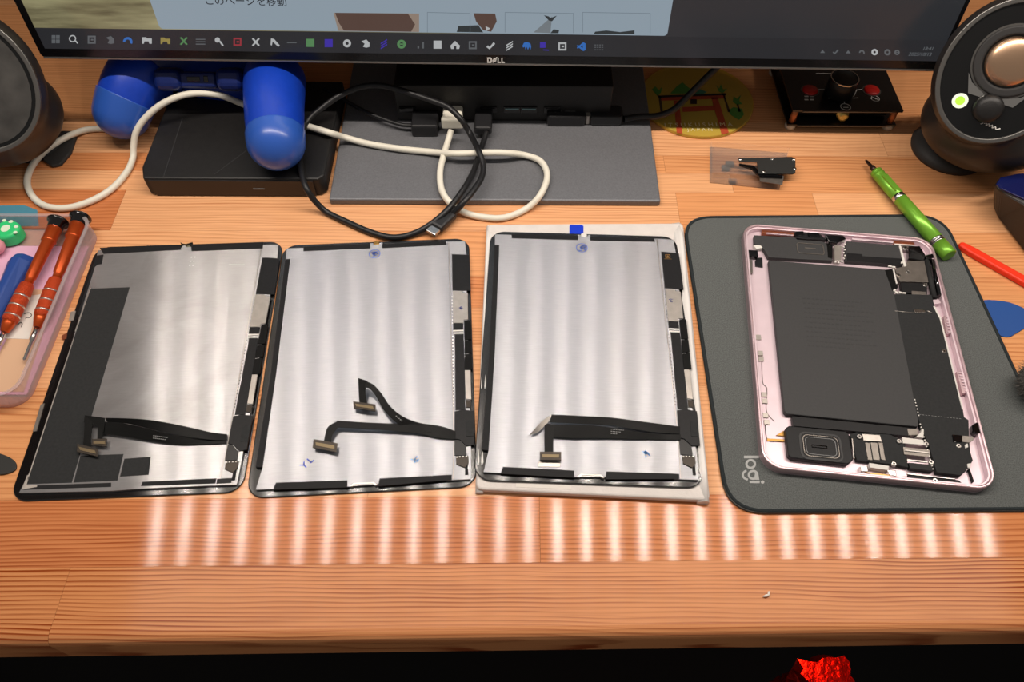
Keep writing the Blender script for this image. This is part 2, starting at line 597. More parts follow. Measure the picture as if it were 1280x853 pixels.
def text(name, body, size, m, parent, loc, rot=(0, 0, 0), ext=0.0001, ax='CENTER', fat=0.0):
    cu = bpy.data.curves.new(name, 'FONT')
    cu.body = body
    cu.size = size
    cu.extrude = ext
    cu.offset = fat
    cu.align_x = ax
    cu.align_y = 'CENTER'
    cu.resolution_u = 3
    tmp = bpy.data.objects.new(name, cu)
    COL.objects.link(tmp)
    dg = bpy.context.evaluated_depsgraph_get()
    me = bpy.data.meshes.new_from_object(tmp.evaluated_get(dg))
    bpy.data.objects.remove(tmp)
    me.name = name
    me.materials.clear()
    me.materials.append(MATS[m])
    o = bpy.data.objects.new(name, me)
    COL.objects.link(o)
    o.parent = parent
    o.location = loc
    o.rotation_euler = rot
    return o


# ================================================================== SETTING
bm = newbm(); box(bm, (0, 0.3, -0.745), (4, 4, 0.05))
struct(finish('floor', bm, 'dark_floor'))
bm = newbm(); box(bm, (0, 0.735, 0.3), (4, 0.05, 2.04))
struct(finish('wall_back', bm, 'dark_wall'))

# ------------------------------------------------------------------ desk: staves of solid pine glued side by side
desk = thing('desk', 'varnished pine desk of glued staves under all the tablets', 'desk', (0, 0.4, 0))
ROWS = [0.0975, 0.1378, 0.1772, 0.215, 0.252, 0.2845, 0.3148, 0.3422, 0.385, 0.426, 0.4472, 0.4675, 0.508, 0.549, 0.59, 0.63, 0.67, 0.708]
PEACH, ORANGE, MID, RED = (1.04, 1.04, 1.06), (0.86, 0.66, 0.52), (0.96, 0.86, 0.76), (0.80, 0.55, 0.42)
JOINTS = {0: [(-0.2435, MID), (0.9, MID)], 1: [(0.0165, (0.82, 0.58, 0.45)), (0.9, (0.86, 0.64, 0.51))],
          8: [(-0.297, RED), (0.125, PEACH), (0.23, (0.95, 0.83, 0.72)), (0.9, PEACH)],
          7: [(-0.10, PEACH), (0.17, MID), (0.9, MID)],
          6: [(-0.05, MID), (0.04, ORANGE), (0.9, MID)],
          9: [(-0.25, PEACH), (0.17, PEACH), (0.9, MID)], 10: [(-0.27, ORANGE), (0.12, MID), (0.9, MID)],
          11: [(-0.2, PEACH), (0.3, PEACH), (0.9, PEACH)]}
rnd = random.Random(3)


def row_y(y0, x):
    return y0 + x * 0.0175 * max(0.0, min(1.0, (0.42 - y0) / 0.30))


for r in range(len(ROWS) - 1):
    js = JOINTS.get(r)
    if not js:
        x = -0.8 + rnd.uniform(0.1, 0.35)
        js = []
        while x < 0.6:
            js.append((x, rnd.choice([PEACH, MID, ORANGE, MID, PEACH])))
            x += rnd.uniform(0.25, 0.5)
        js.append((0.9, MID))
    x0 = -0.8
    for x1, c in js:
        if r == 0:
            c = (c[0] * .92, c[1] * .82, c[2] * .74)
        xc = (x0 + x1) / 2
        y0, y1 = ROWS[r], ROWS[r + 1]
        yc = (y0 + y1) / 2 - 0.4
        bm = newbm()
        g = 0.00006
        prism(bm, [(x0 + g - xc, row_y(y0, x0) - 0.4 - yc + g), (x1 - g - xc, row_y(y0, x1) - 0.4 - yc + g),
                   (x1 - g - xc, row_y(y1, x1) - 0.4 - yc - g), (x0 + g - xc, row_y(y1, x0) - 0.4 - yc - g)], -0.034, 0.0)
        if r == 0:   # rounded front arris
            es = [e for e in bm.edges if all(v.co.z > -0.001 for v in e.verts) and all(v.co.y < 0 for v in e.verts) and abs(e.verts[0].co.x - e.verts[1].co.x) > 0.01]
            bmesh.ops.bevel(bm, geom=es, offset=0.006, segments=5, affect='EDGES', profile=0.5)
            es = [e for e in bm.edges if all(v.co.z < -0.033 for v in e.verts) and all(v.co.y < 0 for v in e.verts) and abs(e.verts[0].co.x - e.verts[1].co.x) > 0.01]
            bmesh.ops.bevel(bm, geom=es, offset=0.006, segments=4, affect='EDGES', profile=0.5)
        o = finish('plank', bm, 'wood', desk, (xc, yc, 0))
        k = rnd.uniform(0.96, 1.04)
        o.color = (c[0] * k, c[1] * k, c[2] * k, 1.9 if r == 0 else rnd.uniform(0.92, 1.08))
        o.pass_index = 13 if r == 0 else (7 if r == 1 else rnd.choice((3, 4, 5)))
        x0 = x1
# frame under the top (out of sight, carries it)
for sx in (-0.75, 0.75):
    for sy in (0.16, 0.66):
        bm = newbm(); box(bm, (sx, sy - 0.4, -0.377), (0.06, 0.06, 0.686))
        finish('leg', bm, 'black_matte', desk)

# ------------------------------------------------------------------ shelf and LED strip above the monitor
shelf = thing('shelf', 'pale shelf fixed to the wall above the monitor, carrying the light strip', 'shelf', (0, 0.535, 0.59))
bm = newbm(); box(bm, (0.05, 0, 0.012), (1.5, 0.349, 0.024)); finish('board', bm, 'shelf_white', shelf, bevel=0.002)
for sx in (-0.6, 0.7):
    bm = newbm(); box(bm, (sx, 0.165, -0.05), (0.03, 0.018, 0.1)); finish('bracket', bm, 'alu', shelf)
strip = thing('light_strip', 'long strip of warm white diodes under the shelf front', 'lamp', (0, STRIP_Y, STRIP_Z))
bm = newbm(); box(bm, (LED_X0 + LED_PITCH * (LED_N - 1) / 2, 0, 0.0095), (LED_PITCH * LED_N + 0.02, 0.014, 0.011)); finish('channel', bm, 'alu', strip)
chip = None
for i in range(LED_N):
    x = LED_X0 + i * LED_PITCH
    if chip is None:
        bm = newbm(); box(bm, (0, 0, 0.0025), (0.005, 0.005, 0.003))
        o = chip = finish('diode', bm, 'led_lens', strip, (x, 0, 0))
    else:
        o = chip.copy(); COL.objects.link(o); o.location = (x, 0, 0)
    ld = bpy.data.lights.new('diode_light', 'AREA')
    ld.shape = 'RECTANGLE'; ld.size = 0.008; ld.size_y = 0.010
    ld.energy = LED_W; ld.color = LED_COL
    lo = bpy.data.objects.new('diode_light', ld); COL.objects.link(lo)
    lo.parent = strip; lo.location = (x, 0, -0.0005)

# ================================================================== MONITOR
pl, pr = at(52, 72, 0.072), at(1173, 88, 0.072)
MW = (pr - pl).length
yaw = math.atan2(pr.y - pl.y, pr.x - pl.x)
mon = thing('monitor', 'large black monitor showing a web page, standing behind the tablets', 'monitor', ((pl.x + pr.x) / 2, (pl.y + pr.y) / 2, 0.072), yaw)
TILT = math.radians(-6.5)
panel_rot = Matrix.Rotation(yaw, 4, 'Z') @ Matrix.Rotation(TILT, 4, 'X')
PM = Matrix.Translation(mon.location) @ panel_rot
PMI = PM.inverted()
MH = MW * 0.5805


def SP(px, py):
    """pixel -> (x, z) on the screen face"""
    o, d = PMI @ CAM, (PMI.to_3x3() @ ray(px, py))
    q = o + d * (-o.y / d.y)
    return q.x, q.z


def mpart(name, bm, m, parent=None, **k):
    o = finish(name, bm, m, parent or mon, **k)
    if not parent:
        o.rotation_euler = (TILT, 0, 0)
    return o


def xz_prism(bm, pts, y0, y1, mi=0):
    """prism over an outline in the local x-z plane"""
    n = len(pts)
    a = [bm.verts.new((p[0], y0, p[1])) for p in pts]
    b = [bm.verts.new((p[0], y1, p[1])) for p in pts]
    bm.faces.new(a).material_index = mi
    bm.faces.new(list(reversed(b))).material_index = mi
    for i in range(n):
        j = (i + 1) % n
        bm.faces.new((a[j], a[i], b[i], b[j])).material_index = mi
    bmesh.ops.recalc_face_normals(bm, faces=bm.faces)


bm = newbm(); xz_prism(bm, [(x, z + MH / 2) for x, z in rrect(0, 0, MW, MH, 0.003)], 0.0012, 0.022); mpart('casing', bm, 'monitor_frame', bevel=0.001)
bm = newbm(); box(bm, (0, 0.035, MH * 0.5), (MW * 0.6, 0.028, MH * 0.55)); mpart('rear_cover', bm, 'monitor_frame', bevel=0.008)
BZ = 0.0068
bm = newbm(); xz_prism(bm, [(x, z + MH / 2) for x, z in rrect(0, 0, MW - 0.0008, MH - 0.0008, 0.003)], 0.0, 0.0012)
scr = mpart('screen', bm, 'screen_glass')
bm = newbm(); box(bm, (0, -0.0002, 0.0003), (MW - 0.004, 0.0016, 0.0009)); mpart('bottom_trim', bm, 'monitor_lip')
# --- what the screen shows, flat on the glass (sub-parts of the screen)
sx0, sx1 = SP(56, 60)[0], SP(1172, 77)[0]
sz0 = (SP(56, 60)[1] + SP(1172, 77)[1]) / 2
sz1 = MH - BZ
tbz = sz0 + (SP(600, 44)[1] - SP(600, 70)[1])
LUM = 0.62


def spoly(name, pts, m, y=-0.0002):
    bm = newbm(); xz_prism(bm, pts, y, y + 0.0001)
    return finish(name, bm, m, scr)


# wallpaper: pale olive on the left fading to a dark slate on the right
wm = bpy.data.materials.new('screen_wallpaper'); wm.use_nodes = True
nt = wm.node_tree; b = nt.nodes['Principled BSDF']; b.inputs['Base Color'].default_value = (0.01, 0.01, 0.01, 1); b.inputs['Roughness'].default_value = 0.2
tc = nt.nodes.new('ShaderNodeTexCoord'); mp = nt.nodes.new('ShaderNodeMapping'); mp.inputs['Rotation'].default_value = (0, math.radians(28), 0); mp.inputs['Scale'].default_value = (14, 14, 110)
nz = nt.nodes.new('ShaderNodeTexNoise'); nz.inputs['Scale'].default_value = 1; nz.inputs['Detail'].default_value = 5
nt.links.new(tc.outputs['Object'], mp.inputs[0]); nt.links.new(mp.outputs[0], nz.inputs['Vector'])
rp = nt.nodes.new('ShaderNodeValToRGB'); e = rp.color_ramp.elements
e[0].position = 0.32; e[0].color = lin('#4a432f'); e[1].position = 0.66; e[1].color = lin('#96906c')
nt.links.new(nz.outputs['Fac'], rp.inputs[0])
sx = nt.nodes.new('ShaderNodeSeparateXYZ'); nt.links.new(tc.outputs['Object'], sx.inputs[0])
mr = nt.nodes.new('ShaderNodeMapRange'); mr.inputs[1].default_value = -0.18; mr.inputs[2].default_value = 0.05; nt.links.new(sx.outputs['X'], mr.inputs[0])
mx = nt.nodes.new('ShaderNodeMix'); mx.data_type = 'RGBA'; mx.inputs[7].default_value = lin('#26282c')
nt.links.new(mr.outputs[0], mx.inputs[0]); nt.links.new(rp.outputs[0], mx.inputs[6]); nt.links.new(mx.outputs[2], b.inputs['Emission Color']); b.inputs['Emission Strength'].default_value = 0.9
MATS['screen_wallpaper'] = wm
screen_mat('taskbar', '#2d2d30', 0.8); screen_mat('page', '#8795a0', 0.95); screen_mat('page_line', '#6f7c86', 0.9)
screen_mat('photo_brown', '#54413a', 0.9); screen_mat('photo_tan', '#8c7c70', 0.9); screen_mat('dark_grey', '#2f3436', 0.9); screen_mat('mid_grey', '#70777c', 0.9)
screen_mat('icon_white', '#a5a7a8', 1.0); screen_mat('icon_green', '#4e7a4e', 1.0); screen_mat('icon_blue', '#2f62a8', 1.0); screen_mat('icon_purple', '#3a2c96', 1.0)
screen_mat('icon_red', '#8a3038', 1.0); screen_mat('icon_yellow', '#8a7c44', 1.0); screen_mat('icon_grey', '#55585b', 1.0); screen_mat('letter_dark', '#20242a', 1.0)
spoly('wallpaper', [(sx0, tbz), (sx1, tbz), (sx1, sz1), (sx0, sz1)], 'screen_wallpaper')
spoly('taskbar', [(sx0, sz0), (sx1, sz0), (sx1, tbz), (sx0, tbz)], 'screen_taskbar')
wl, wr, wb = SP(199, 32)[0], SP(834, 43)[0], tbz + 0.0006
spoly('browser_window', [(x + (wl + wr) / 2, z + (wb + sz1 - 0.02) / 2) for x, z in rrect(0, 0, wr - wl, sz1 - 0.02 - wb, 0.0025)], 'screen_page', -0.0004)


def squad(name, pp, m, y=-0.0006):
    return spoly(name, [SP(*p) for p in pp], m, y)


squad('page_photo', [(417, 15.5), (524, 16.5), (524, 39.5), (423, 38)], 'screen_photo_tan')
squad('page_photo', [(419, 15.5), (510, 16.5), (519, 30), (514, 39), (430, 37.6), (424, 28)], 'screen_photo_brown', -0.0007)
for x0, x1 in ((534, 588), (631, 717), (728, 813)):
    bm = newbm()
    for q in ([(x0, 14.6), (x1, 16), (x1, 16.7), (x0, 15.3)], [(x0, 14.6), (x0 + .7, 14.6), (x0 + .7, 40), (x0, 40)], [(x1 - .7, 16), (x1, 16), (x1, 41), (x1 - .7, 41)]):
        xz_prism(bm, [SP(*p) for p in q], -0.0006, -0.0005)
    finish('page_card', bm, 'screen_page_line', scr)
squad('page_photo', [(592, 16), (619, 16.5), (621, 26), (614, 39), (604, 37), (595, 26)], 'screen_photo_brown', -0.0007)
squad('page_photo', [(573, 32), (598, 31), (604, 40), (571, 39.5)], 'screen_dark_grey', -0.0006)
squad('page_photo', [(690, 20), (688, 41), (667, 40)], 'screen_mid_grey', -0.0006)
squad('page_photo', [(680, 18.5), (686, 20), (688, 22), (696, 19), (690, 26), (686, 25)], 'screen_dark_grey', -0.0007)
squad('page_photo', [(692, 36), (699, 37), (698, 41), (688, 41)], 'screen_dark_grey', -0.0007)
squad('page_photo', [(744, 39), (758, 37.5), (775, 39.5), (793, 37.3), (793, 42), (742, 41.8)], 'screen_dark_grey', -0.0007)
squad('page_cursor', [(607, 32), (613, 35), (608, 38)], 'screen_icon_white', -0.0008)
tx, tz = SP(307, 1.5)
t = text('page_heading', 'このページを移動', 0.0072, 'screen_letter_dark', scr, (tx, -0.0006, tz), (math.pi / 2, 0, 0))
# taskbar icons: one small flat mark each
IC = {'w': 'screen_icon_white', 'g': 'screen_icon_green', 'b': 'screen_icon_blue', 'p': 'screen_icon_purple', 'r': 'screen_icon_red', 'y': 'screen_icon_yellow', 'k': 'screen_icon_grey'}


def icon(px, kind, c, dy=0.0, sc=1.0):
    py = 48.5 + (px - 70) * 0.0143 + dy
    bm = newbm()
    def P(q, y=-0.0006):
        xz_prism(bm, [SP(px + a * sc, py + b * sc) for a, b in q], y, y + 0.0001)
    def RG(cx, cy, ro, ri):
        n = 14
        for i in range(n):
            a, b2 = 2 * math.pi * i / n, 2 * math.pi * (i + 1) / n
            P([(cx + ro * math.cos(a), cy + ro * math.sin(a)), (cx + ro * math.cos(b2), cy + ro * math.sin(b2)), (cx + ri * math.cos(b2), cy + ri * math.sin(b2)), (cx + ri * math.cos(a), cy + ri * math.sin(a))])
    if kind == 'win':
        for a in (-5, .4):
            for b2 in (-5, .4):
                P([(a, b2), (a + 4.6, b2), (a + 4.6, b2 + 4.6), (a, b2 + 4.6)])
    elif kind == 'search':
        RG(-1, -1, 4.5, 3.2); P([(2, 2), (3, 1), (6, 4.5), (5, 5.5)])
    elif kind == 'ring':
        RG(0, 0, 5, 2)
    elif kind == 'arc':
        for i in range(8):
            a, b2 = math.pi + i * math.pi / 7, math.pi + (i + 1) * math.pi / 7
            P([(6 * math.cos(a), 2 + 6 * math.sin(a)), (6 * math.cos(b2), 2 + 6 * math.sin(b2)), (3 * math.cos(b2), 2 + 3 * math.sin(b2)), (3 * math.cos(a), 2 + 3 * math.sin(a))])
    elif kind == 'sq':
        P([(-5, -5), (5, -5), (5, 5), (-5, 5)])
    elif kind == 'frame':
        P([(-5, -5), (5, -5), (5, -3), (-5, -3)]); P([(-5, 3), (5, 3), (5, 5), (-5, 5)]); P([(-5, -3), (-3, -3), (-3, 3), (-5, 3)]); P([(3, -3), (5, -3), (5, 3), (3, 3)]); P([(-1, -1), (2, -1), (2, 1), (-1, 1)])
    elif kind == 'folder':
        P([(-6, -4), (-1, -4), (0, -2.5), (6, -2.5), (6, 4), (3, 4), (2, 1), (-3, 1), (-4, 4), (-6, 4)])
    elif kind == 'lines':
        for b2 in (-3, 0, 3):
            P([(-6, b2), (6, b2), (6, b2 + 1.2), (-6, b2 + 1.2)])
    elif kind == 'mic':
        RG(-2, -2, 3.2, 0.1); P([(0, 0), (2, -1), (6, 5), (4, 5.5)])
    elif kind == 'x':
        P([(-5, -4), (-3, -5), (5, 4), (3, 5)]); P([(3, -5), (5, -4), (-3, 5), (-5, 4)])
    elif kind == 'tool':
        P([(-5, -5), (-1, -4), (6, 4), (4, 5.5), (-3, -1), (-4, 4), (-5.5, 3)])
    elif kind == 'dash':
        P([(-6, -.6), (6, -.6), (6, .6), (-6, .6)])
    elif kind == 'home':
        P([(0, -5), (6, 1), (5, 5), (1.5, 5), (1.5, 1.5), (-1.5, 1.5), (-1.5, 5), (-5, 5), (-6, 1)])
    elif kind == 'bars':
        P([(-4, 2), (-2, 2), (-2, 5), (-4, 5)]); P([(2, -3), (4, -3), (4, 5), (2, 5)])
    elif kind == 'tick':
        P([(-5, 2), (-3, 0), (-1, 2), (4, -4), (6, -2), (-1, 5)])
    elif kind == 'spark':
        for k in (-3, 0, 3):
            P([(-4, k + 2), (4, k - 3), (4, k - 1.4), (-4, k + 3.6)])
    elif kind == 'jelly':
        P([(-5, 0), (-3, -4), (1, -5), (5, -3), (6, 1), (5, 5), (3.6, 1), (2, 5), (.5, 1), (-1, 5), (-2, 1), (-4, 2)])
    elif kind == 'chat':
        RG(0, 0, 5.6, 2.4); P([(-2, -.8), (2, -.8), (2, .8), (-2, .8)])
    elif kind == 'ribbon':
        P([(3, -5.5), (6, -4), (6, 4), (3, 5.5), (-5, -1), (-4, -2.4), (2.4, 1.8), (2.4, -1.8), (-4, 2.4), (-5, 1)])
    elif kind == 'blob':
        P([(-5, -3), (1, -5), (5, -1), (5, 4), (1, 5), (-3, 4), (-1, 0)])
    elif kind == 'note':
        P([(-4, -5), (3, -5), (3, 2), (-4, 2)]); P([(0, 4), (7, 4.4), (7, 5.6), (0, 5.2)])
    elif kind == 'dots':
        for a in (-6, -3, 0, 3):
            for b2 in (-3, 0, 3):
                P([(a, b2), (a + 2, b2), (a + 2, b2 + 1), (a, b2 + 1)])
    elif kind == 'up':
        P([(-3, 2), (0, -2), (3, 2)])
    finish('taskbar_icon', bm, IC[c], scr)


for a in ((70, 'win', 'k'), (92, 'search', 'w'), (115, 'frame', 'k'), (138, 'blob', 'k'), (160, 'arc', 'b'), (184, 'folder', 'w'), (207, 'folder', 'y'), (230, 'x', 'g'), (251, 'lines', 'k'), (274, 'mic', 'w'), (297, 'frame', 'r'),
          (320, 'x', 'w'), (344, 'tool', 'w'), (365, 'dash', 'k'), (388, 'sq', 'g'), (411, 'sq', 'p'), (434, 'ring', 'w'), (457, 'blob', 'w'), (480, 'spark', 'p'), (502, 'chat', 'g'), (526, 'bars', 'k'), (547, 'sq', 'w'), (569, 'home', 'w'),
          (591, 'frame', 'k'), (613, 'tick', 'w'), (637, 'spark', 'w'), (658, 'jelly', 'b'), (679, 'note', 'p'), (703, 'frame', 'w'), (726, 'ribbon', 'b'), (749, 'dots', 'k'),
          (1028, 'up', 'k', 1.5), (1044, 'tick', 'k', 1.5, .7), (1060, 'up', 'k', 1.5), (1077, 'arc', 'k', 1.5, .6), (1093, 'ring', 'w', 1.5, .8), (1109, 'ring', 'k', 1.5, .8), (1121, 'chat', 'k', 1.5, .6)):
    icon(*a)
for s, px, py in (('18:41', 1160, 60.5), ('2025/10/13', 1150, 67.5)):
    tx, tz = SP(px, py)
    text('clock_text', s, 0.0036, 'screen_icon_grey', scr, (tx, -0.0006, tz), (math.pi / 2, 0, 0))
lx, lz = SP(619, 75.2)
# maker's wordmark: D, tilted E, L, L
bm = newbm()
LH = 0.0040


def bar(q):
    xz_prism(bm, [(lx + a * LH, lz + b2 * LH) for a, b2 in q], -0.0005, 0.0002)


bar([(-1.45, -.5), (-1.22, -.5), (-1.22, .5), (-1.45, .5)]); bar([(-1.22, .5), (-.75, .5), (-.6, .3), (-.85, .28), (-1.22, .28)]); bar([(-1.22, -.5), (-.75, -.5), (-.6, -.3), (-.85, -.28), (-1.22, -.28)]); bar([(-.6, .3), (-.85, .28), (-.85, -.28), (-.6, -.3)])
for k in (-.28, 0, .28):
    bar([(-.42 + k * .25, -.22 + k), (.28 + k * .25, .18 + k), (.28 + k * .25, .36 + k), (-.42 + k * .25, -.04 + k)])
bar([(-.5, -.3), (-.3, -.25), (-.3, .1), (-.5, .05)])
for a in (.42, 1.12):
    bar([(a, -.5), (a + .23, -.5), (a + .23, .5), (a, .5)]); bar([(a + .23, -.5), (a + .62, -.5), (a + .62, -.29), (a + .23, -.29)])
mpart('logo', bm, 'logo_white')
# stand: flat base plate, neck
bl, br = at(411, 249, 0.006), at(826, 251, 0.006)
b2l = at(438, 95, 0.006)
inv = Matrix.Rotation(-yaw, 4, 'Z')
bm = newbm()
q = [inv @ (Vector((p.x, p.y, 0)) - Vector((mon.location.x, mon.location.y, 0))) for p in (bl, br, Vector((br.x + 0.002, 0.60, 0)), Vector((bl.x - 0.002, 0.60, 0)))]
prism(bm, [(p.x, p.y) for p in q], -0.072, -0.0662)
o = finish('stand_base', bm, 'base_grey', mon, bevel=0.0012)
bm = newbm(); box(bm, (-0.01, 0.075, 0.02), (0.09, 0.03, 0.172)); finish('neck', bm, 'monitor_frame', mon, bevel=0.004)

# dock with ports, on the stand base under the screen
dp0, dp1 = at(497, 152, 0.008), at(762, 152, 0.008)
dock = thing('docking_station', 'black hub with a row of ports on the monitor base', 'hub', (0, dp0.y + 0.004, 0.006))
bm = newbm(); box(bm, ((dp0.x + dp1.x) / 2, 0.014, 0.017), (dp1.x - dp0.x, 0.028, 0.034)); finish('casing', bm, 'black_plastic', dock, bevel=0.001)
for px, m in ((640, 'usb_teal'), (661, 'usb_teal'), (611, 'black_gloss'), (690, 'black_gloss'), (510, 'black_gloss')):
    p = at(px, 138, 0.016)
    bm = newbm(); box(bm, (p.x, -0.0004, 0.0115), (0.013, 0.0012, 0.0055)); q_ = finish('port', bm, 'black_gloss', dock)
    bm = newbm(); box(bm, (p.x, -0.001, 0.0128), (0.011, 0.0012, 0.0012)); finish('tongue', bm, m, q_)

# ================================================================== CABLES
def cable(name, label, pts, r, m, k=8, cat='cable'):
    root = thing(name, label, cat, at(pts[0][0], pts[0][1], 0.0).xy.to_3d())
    P = [at(*p) - root.location for p in pts]
    bm = newbm(); tube(bm, spline(P, k), r, 10)
    finish('cord', bm, m, root)
    return root, P


wc, P = cable('white_cable', 'off-white cable looping over the monitor base and the blue controller', [
    (564, 163, .016), (560, 176, .012), (554, 196, .0105), (550, 216, .0095), (552, 237, .0095), (562, 253, .009), (581, 266, .0035), (606, 272, .0026), (632, 272, .0026), (658, 261, .003), (676, 243, .0095), (684, 220, .0095),
    (676, 202, .0095), (656, 194, .0095), (630, 191, .0155), (600, 191, .0155), (570, 192, .0155), (540, 190, .0095), (500, 186, .009), (462, 180, .009), (432, 172, .012), (412, 166, .0225), (392, 160, .0225), (372, 154, .024), (340, 143, .022), (306, 131, .024), (274, 119, .036), (240, 117, .040), (210, 126, .038), (186, 143, .030), (171, 163, .020),
    (167, 182, .010), (166, 198, .0035), (158, 216, .0026), (140, 236, .0026), (115, 251, .0026), (85, 260, .0026), (58, 258, .0026), (41, 246, .0026), (34, 228, .0026), (40, 208, .0030), (56, 189, .0060), (80, 173, .0060), (105, 163, .0030), (128, 161, .0026), (150, 164, .0026), (168, 166, .003), (180, 160, .006), (184, 150, .009), (176, 140, .009)], 0.0025, 'cable_white')
# its plug
p0 = at(566, 146, 0.016) - wc.location
bm = newbm(); box(bm, (p0.x, p0.y + .0045, 0.0165), (0.0158, 0.021, 0.0085)); finish('plug', bm, 'cable_white', wc, bevel=0.002)
bm = newbm(); box(bm, (p0.x, p0.y - .0075, 0.0165), (0.0172, 0.005, 0.0098)); finish('plug_collar', bm, 'cable_white', wc, bevel=0.0015)
bc, P = cable('black_cable', 'black USB-C cable looping from the hub to a loose plug on the desk', [
    (608, 165, .014), (604, 178, .012), (598, 196, .0115), (592, 214, .0105), (580, 236, .0115), (560, 262, .010), (538, 281, .006), (515, 293, .003), (490, 297, .0026), (462, 290, .0026), (430, 276, .0026), (408, 265, .0035), (394, 252, .011), (384, 238, .020), (379, 224, .0222), (375, 200, .0222), (375, 176, .024), (383, 153, .026), (400, 137, .030), (424, 120, .036),
    (450, 109, .040), (476, 107, .042), (505, 114, .040), (535, 124, .038), (560, 134, .034), (576, 149, .029), (588, 168, .0185), (598, 188, .0205), (604, 206, .0175), (602, 222, .0165), (592, 238, .0165), (579, 254, .0145), (566, 268, .0065)], 0.0023, 'cable_black')
a, b2 = at(566, 265, .0055) - bc.location, at(538, 293, .0045) - bc.location
d = (b2 - a); d.z = 0; dn = d.normalized()
ang = math.atan2(dn.y, dn.x)
L = d.length
bm = newbm(); box(bm, (a.x + dn.x * L * .40, a.y + dn.y * L * .40, 0.0056), (L * .72, 0.0108, 0.0062), ang); finish('plug', bm, 'plug_black', bc, bevel=0.002)
bm = newbm(); tube(bm, [Vector((a.x - dn.x * .006, a.y - dn.y * .006, .0062)), Vector((a.x + dn.x * .003, a.y + dn.y * .003, .0058))], [.0024, .0040], 12); finish('strain_relief', bm, 'plug_black', bc)
bm = newbm(); prism(bm, rrect(a.x + dn.x * L * .88, a.y + dn.y * L * .88, L * .26, 0.0088, 0.001, 3, ang), 0.0042, 0.0068); o = finish('usb_c_tip', bm, 'steel', bc, bevel=0.0008)
bm = newbm(); prism(bm, rrect(p0.x + wc.location.x - bc.location.x + .0245, p0.y + wc.location.y - bc.location.y - .002, 0.014, 0.026, 0.002, 3, 0), 0.010, 0.0175); finish('hub_plug', bm, 'plug_black', bc, bevel=0.002)
# left plug in the hub
o = thing('black_plug', 'small black plug in the hub beside the white plug', 'plug', (at(532, 150, .012).x, dock.location.y - 0.0105, 0.006))
bm = newbm(); box(bm, (0, 0, 0.0055), (0.021, 0.019, 0.011)); finish('housing', bm, 'plug_black', o, bevel=0.0015)
bm = newbm(); tube(bm, spline([(-0.010, -0.003, .006), (-0.022, -0.001, .006), (-0.05, 0.012, .008), (-0.085, 0.035, .012)], 6), 0.0016, 8); finish('cord', bm, 'cable_black', o)
# dongle with its cable, lying on the base
dg = thing('display_adapter', 'black adapter with a silver band lying on the monitor base', 'adapter', at(735, 158, 0.006))
q0, q1, q2, q3 = [at(x, 158, .012) - dg.location for x in (684, 733, 738, 780)]
bm = newbm(); prism(bm, rrect((q0.x + q1.x) / 2, 0.008, q1.x - q0.x, 0.017, 0.003, 4), 0.0, 0.010); da = finish('adapter_body', bm, 'plug_black', dg, bevel=0.0015)
bm = newbm(); prism(bm, rrect((q1.x + q2.x) / 2, 0.008, q2.x - q1.x + .001, 0.013, 0.002, 4), 0.001, 0.0088); finish('band', bm, 'shield_silver', dg)
bm = newbm(); prism(bm, rrect((q2.x + q3.x) / 2, 0.008, q3.x - q2.x, 0.016, 0.004, 4), 0.0, 0.0095); finish('plug', bm, 'plug_black', dg, bevel=0.002)
w = [at(780, 149, .011), at(800, 146, .011), at(822, 145, .012), at(842, 137, .018), at(860, 120, .028), at(876, 104, .038), at(892, 88, .048), at(906, 74, .056), at(922, 52, .07)]
bm = newbm(); tube(bm, spline([p - dg.location for p in w], 6), 0.0027, 10); finish('cord', bm, 'cable_black', dg)
text('print', 'ψ HZZ', 0.006, 'print_grey', da, ((q0.x + q1.x) / 2 - .002, 0.008, 0.0101))

# ================================================================== DRIVE BOX AND CONTROLLER
bx0, bx1 = at(183, 244, 0), at(410, 244, 0)
BT = 0.0175
drive = thing('drive_enclosure', 'flat black drive enclosure beside the monitor base, under the controller', 'drive', ((bx0.x + bx1.x) / 2, bx0.y, 0))
bw = bx1.x - bx0.x
fl = aty(172, 222, bx0.y)
bm = newbm(); prism(bm, [(-bw / 2 + .004, 0), (bw / 2 - .004, 0), (bw / 2, .004), (bw / 2, .115), (-bw / 2 - .0, .115), (-bw / 2 - .0, .012)], 0.001, BT); dv = finish('casing', bm, 'box_black', drive, bevel=0.0015)
bm = newbm(); box(bm, (0, -0.0006, BT / 2), (bw - .016, 0.0014, BT - .003)); fp = finish('front_panel', bm, 'box_front', drive)
p = aty(325, 237, bx0.y)
bm = newbm(); box(bm, (p.x - drive.location.x, -0.0014, 0.0085), (0.0085, 0.0006, 0.0007)); finish('mark', bm, 'print_grey', fp)
for x0, y0, x1, y1 in ((204, 222, 228, 148), (268, 218, 312, 185)):
    bm = newbm()
    a, b2 = at(x0, y0, BT) - drive.location, at(x1, y1, BT) - drive.location
    n = Vector((-(b2 - a).y, (b2 - a).x, 0)).normalized() * 0.00025
    prism(bm, [(a + n).xy[:], (b2 + n).xy[:], (b2 - n).xy[:], (a - n).xy[:]], BT, BT + 0.00008)
    finish('scratch', bm, 'print_dark', drive)
for sx in (-1, 1):
    for sy in (.012, .1):
        bm = newbm(); lathe(bm, (sx * (bw / 2 - .012), sy, 0), (sx * (bw / 2 - .012), sy, 1), [(0, .004), (.0011, .004)], 12); finish('foot', bm, 'rubber', drive)

gl_t, gl_b = at(184, 88, .040), at(152, 141, .0235)
gr_t, gr_b = at(344, 98, .042), at(345, 178, .0395)
ctl = thing('game_controller', 'blue game controller resting its grips on the drive box and desk', 'controller', ((gl_b.x + gr_b.x) / 2, (gl_b.y + gr_b.y) / 2, 0.0))
O = ctl.location


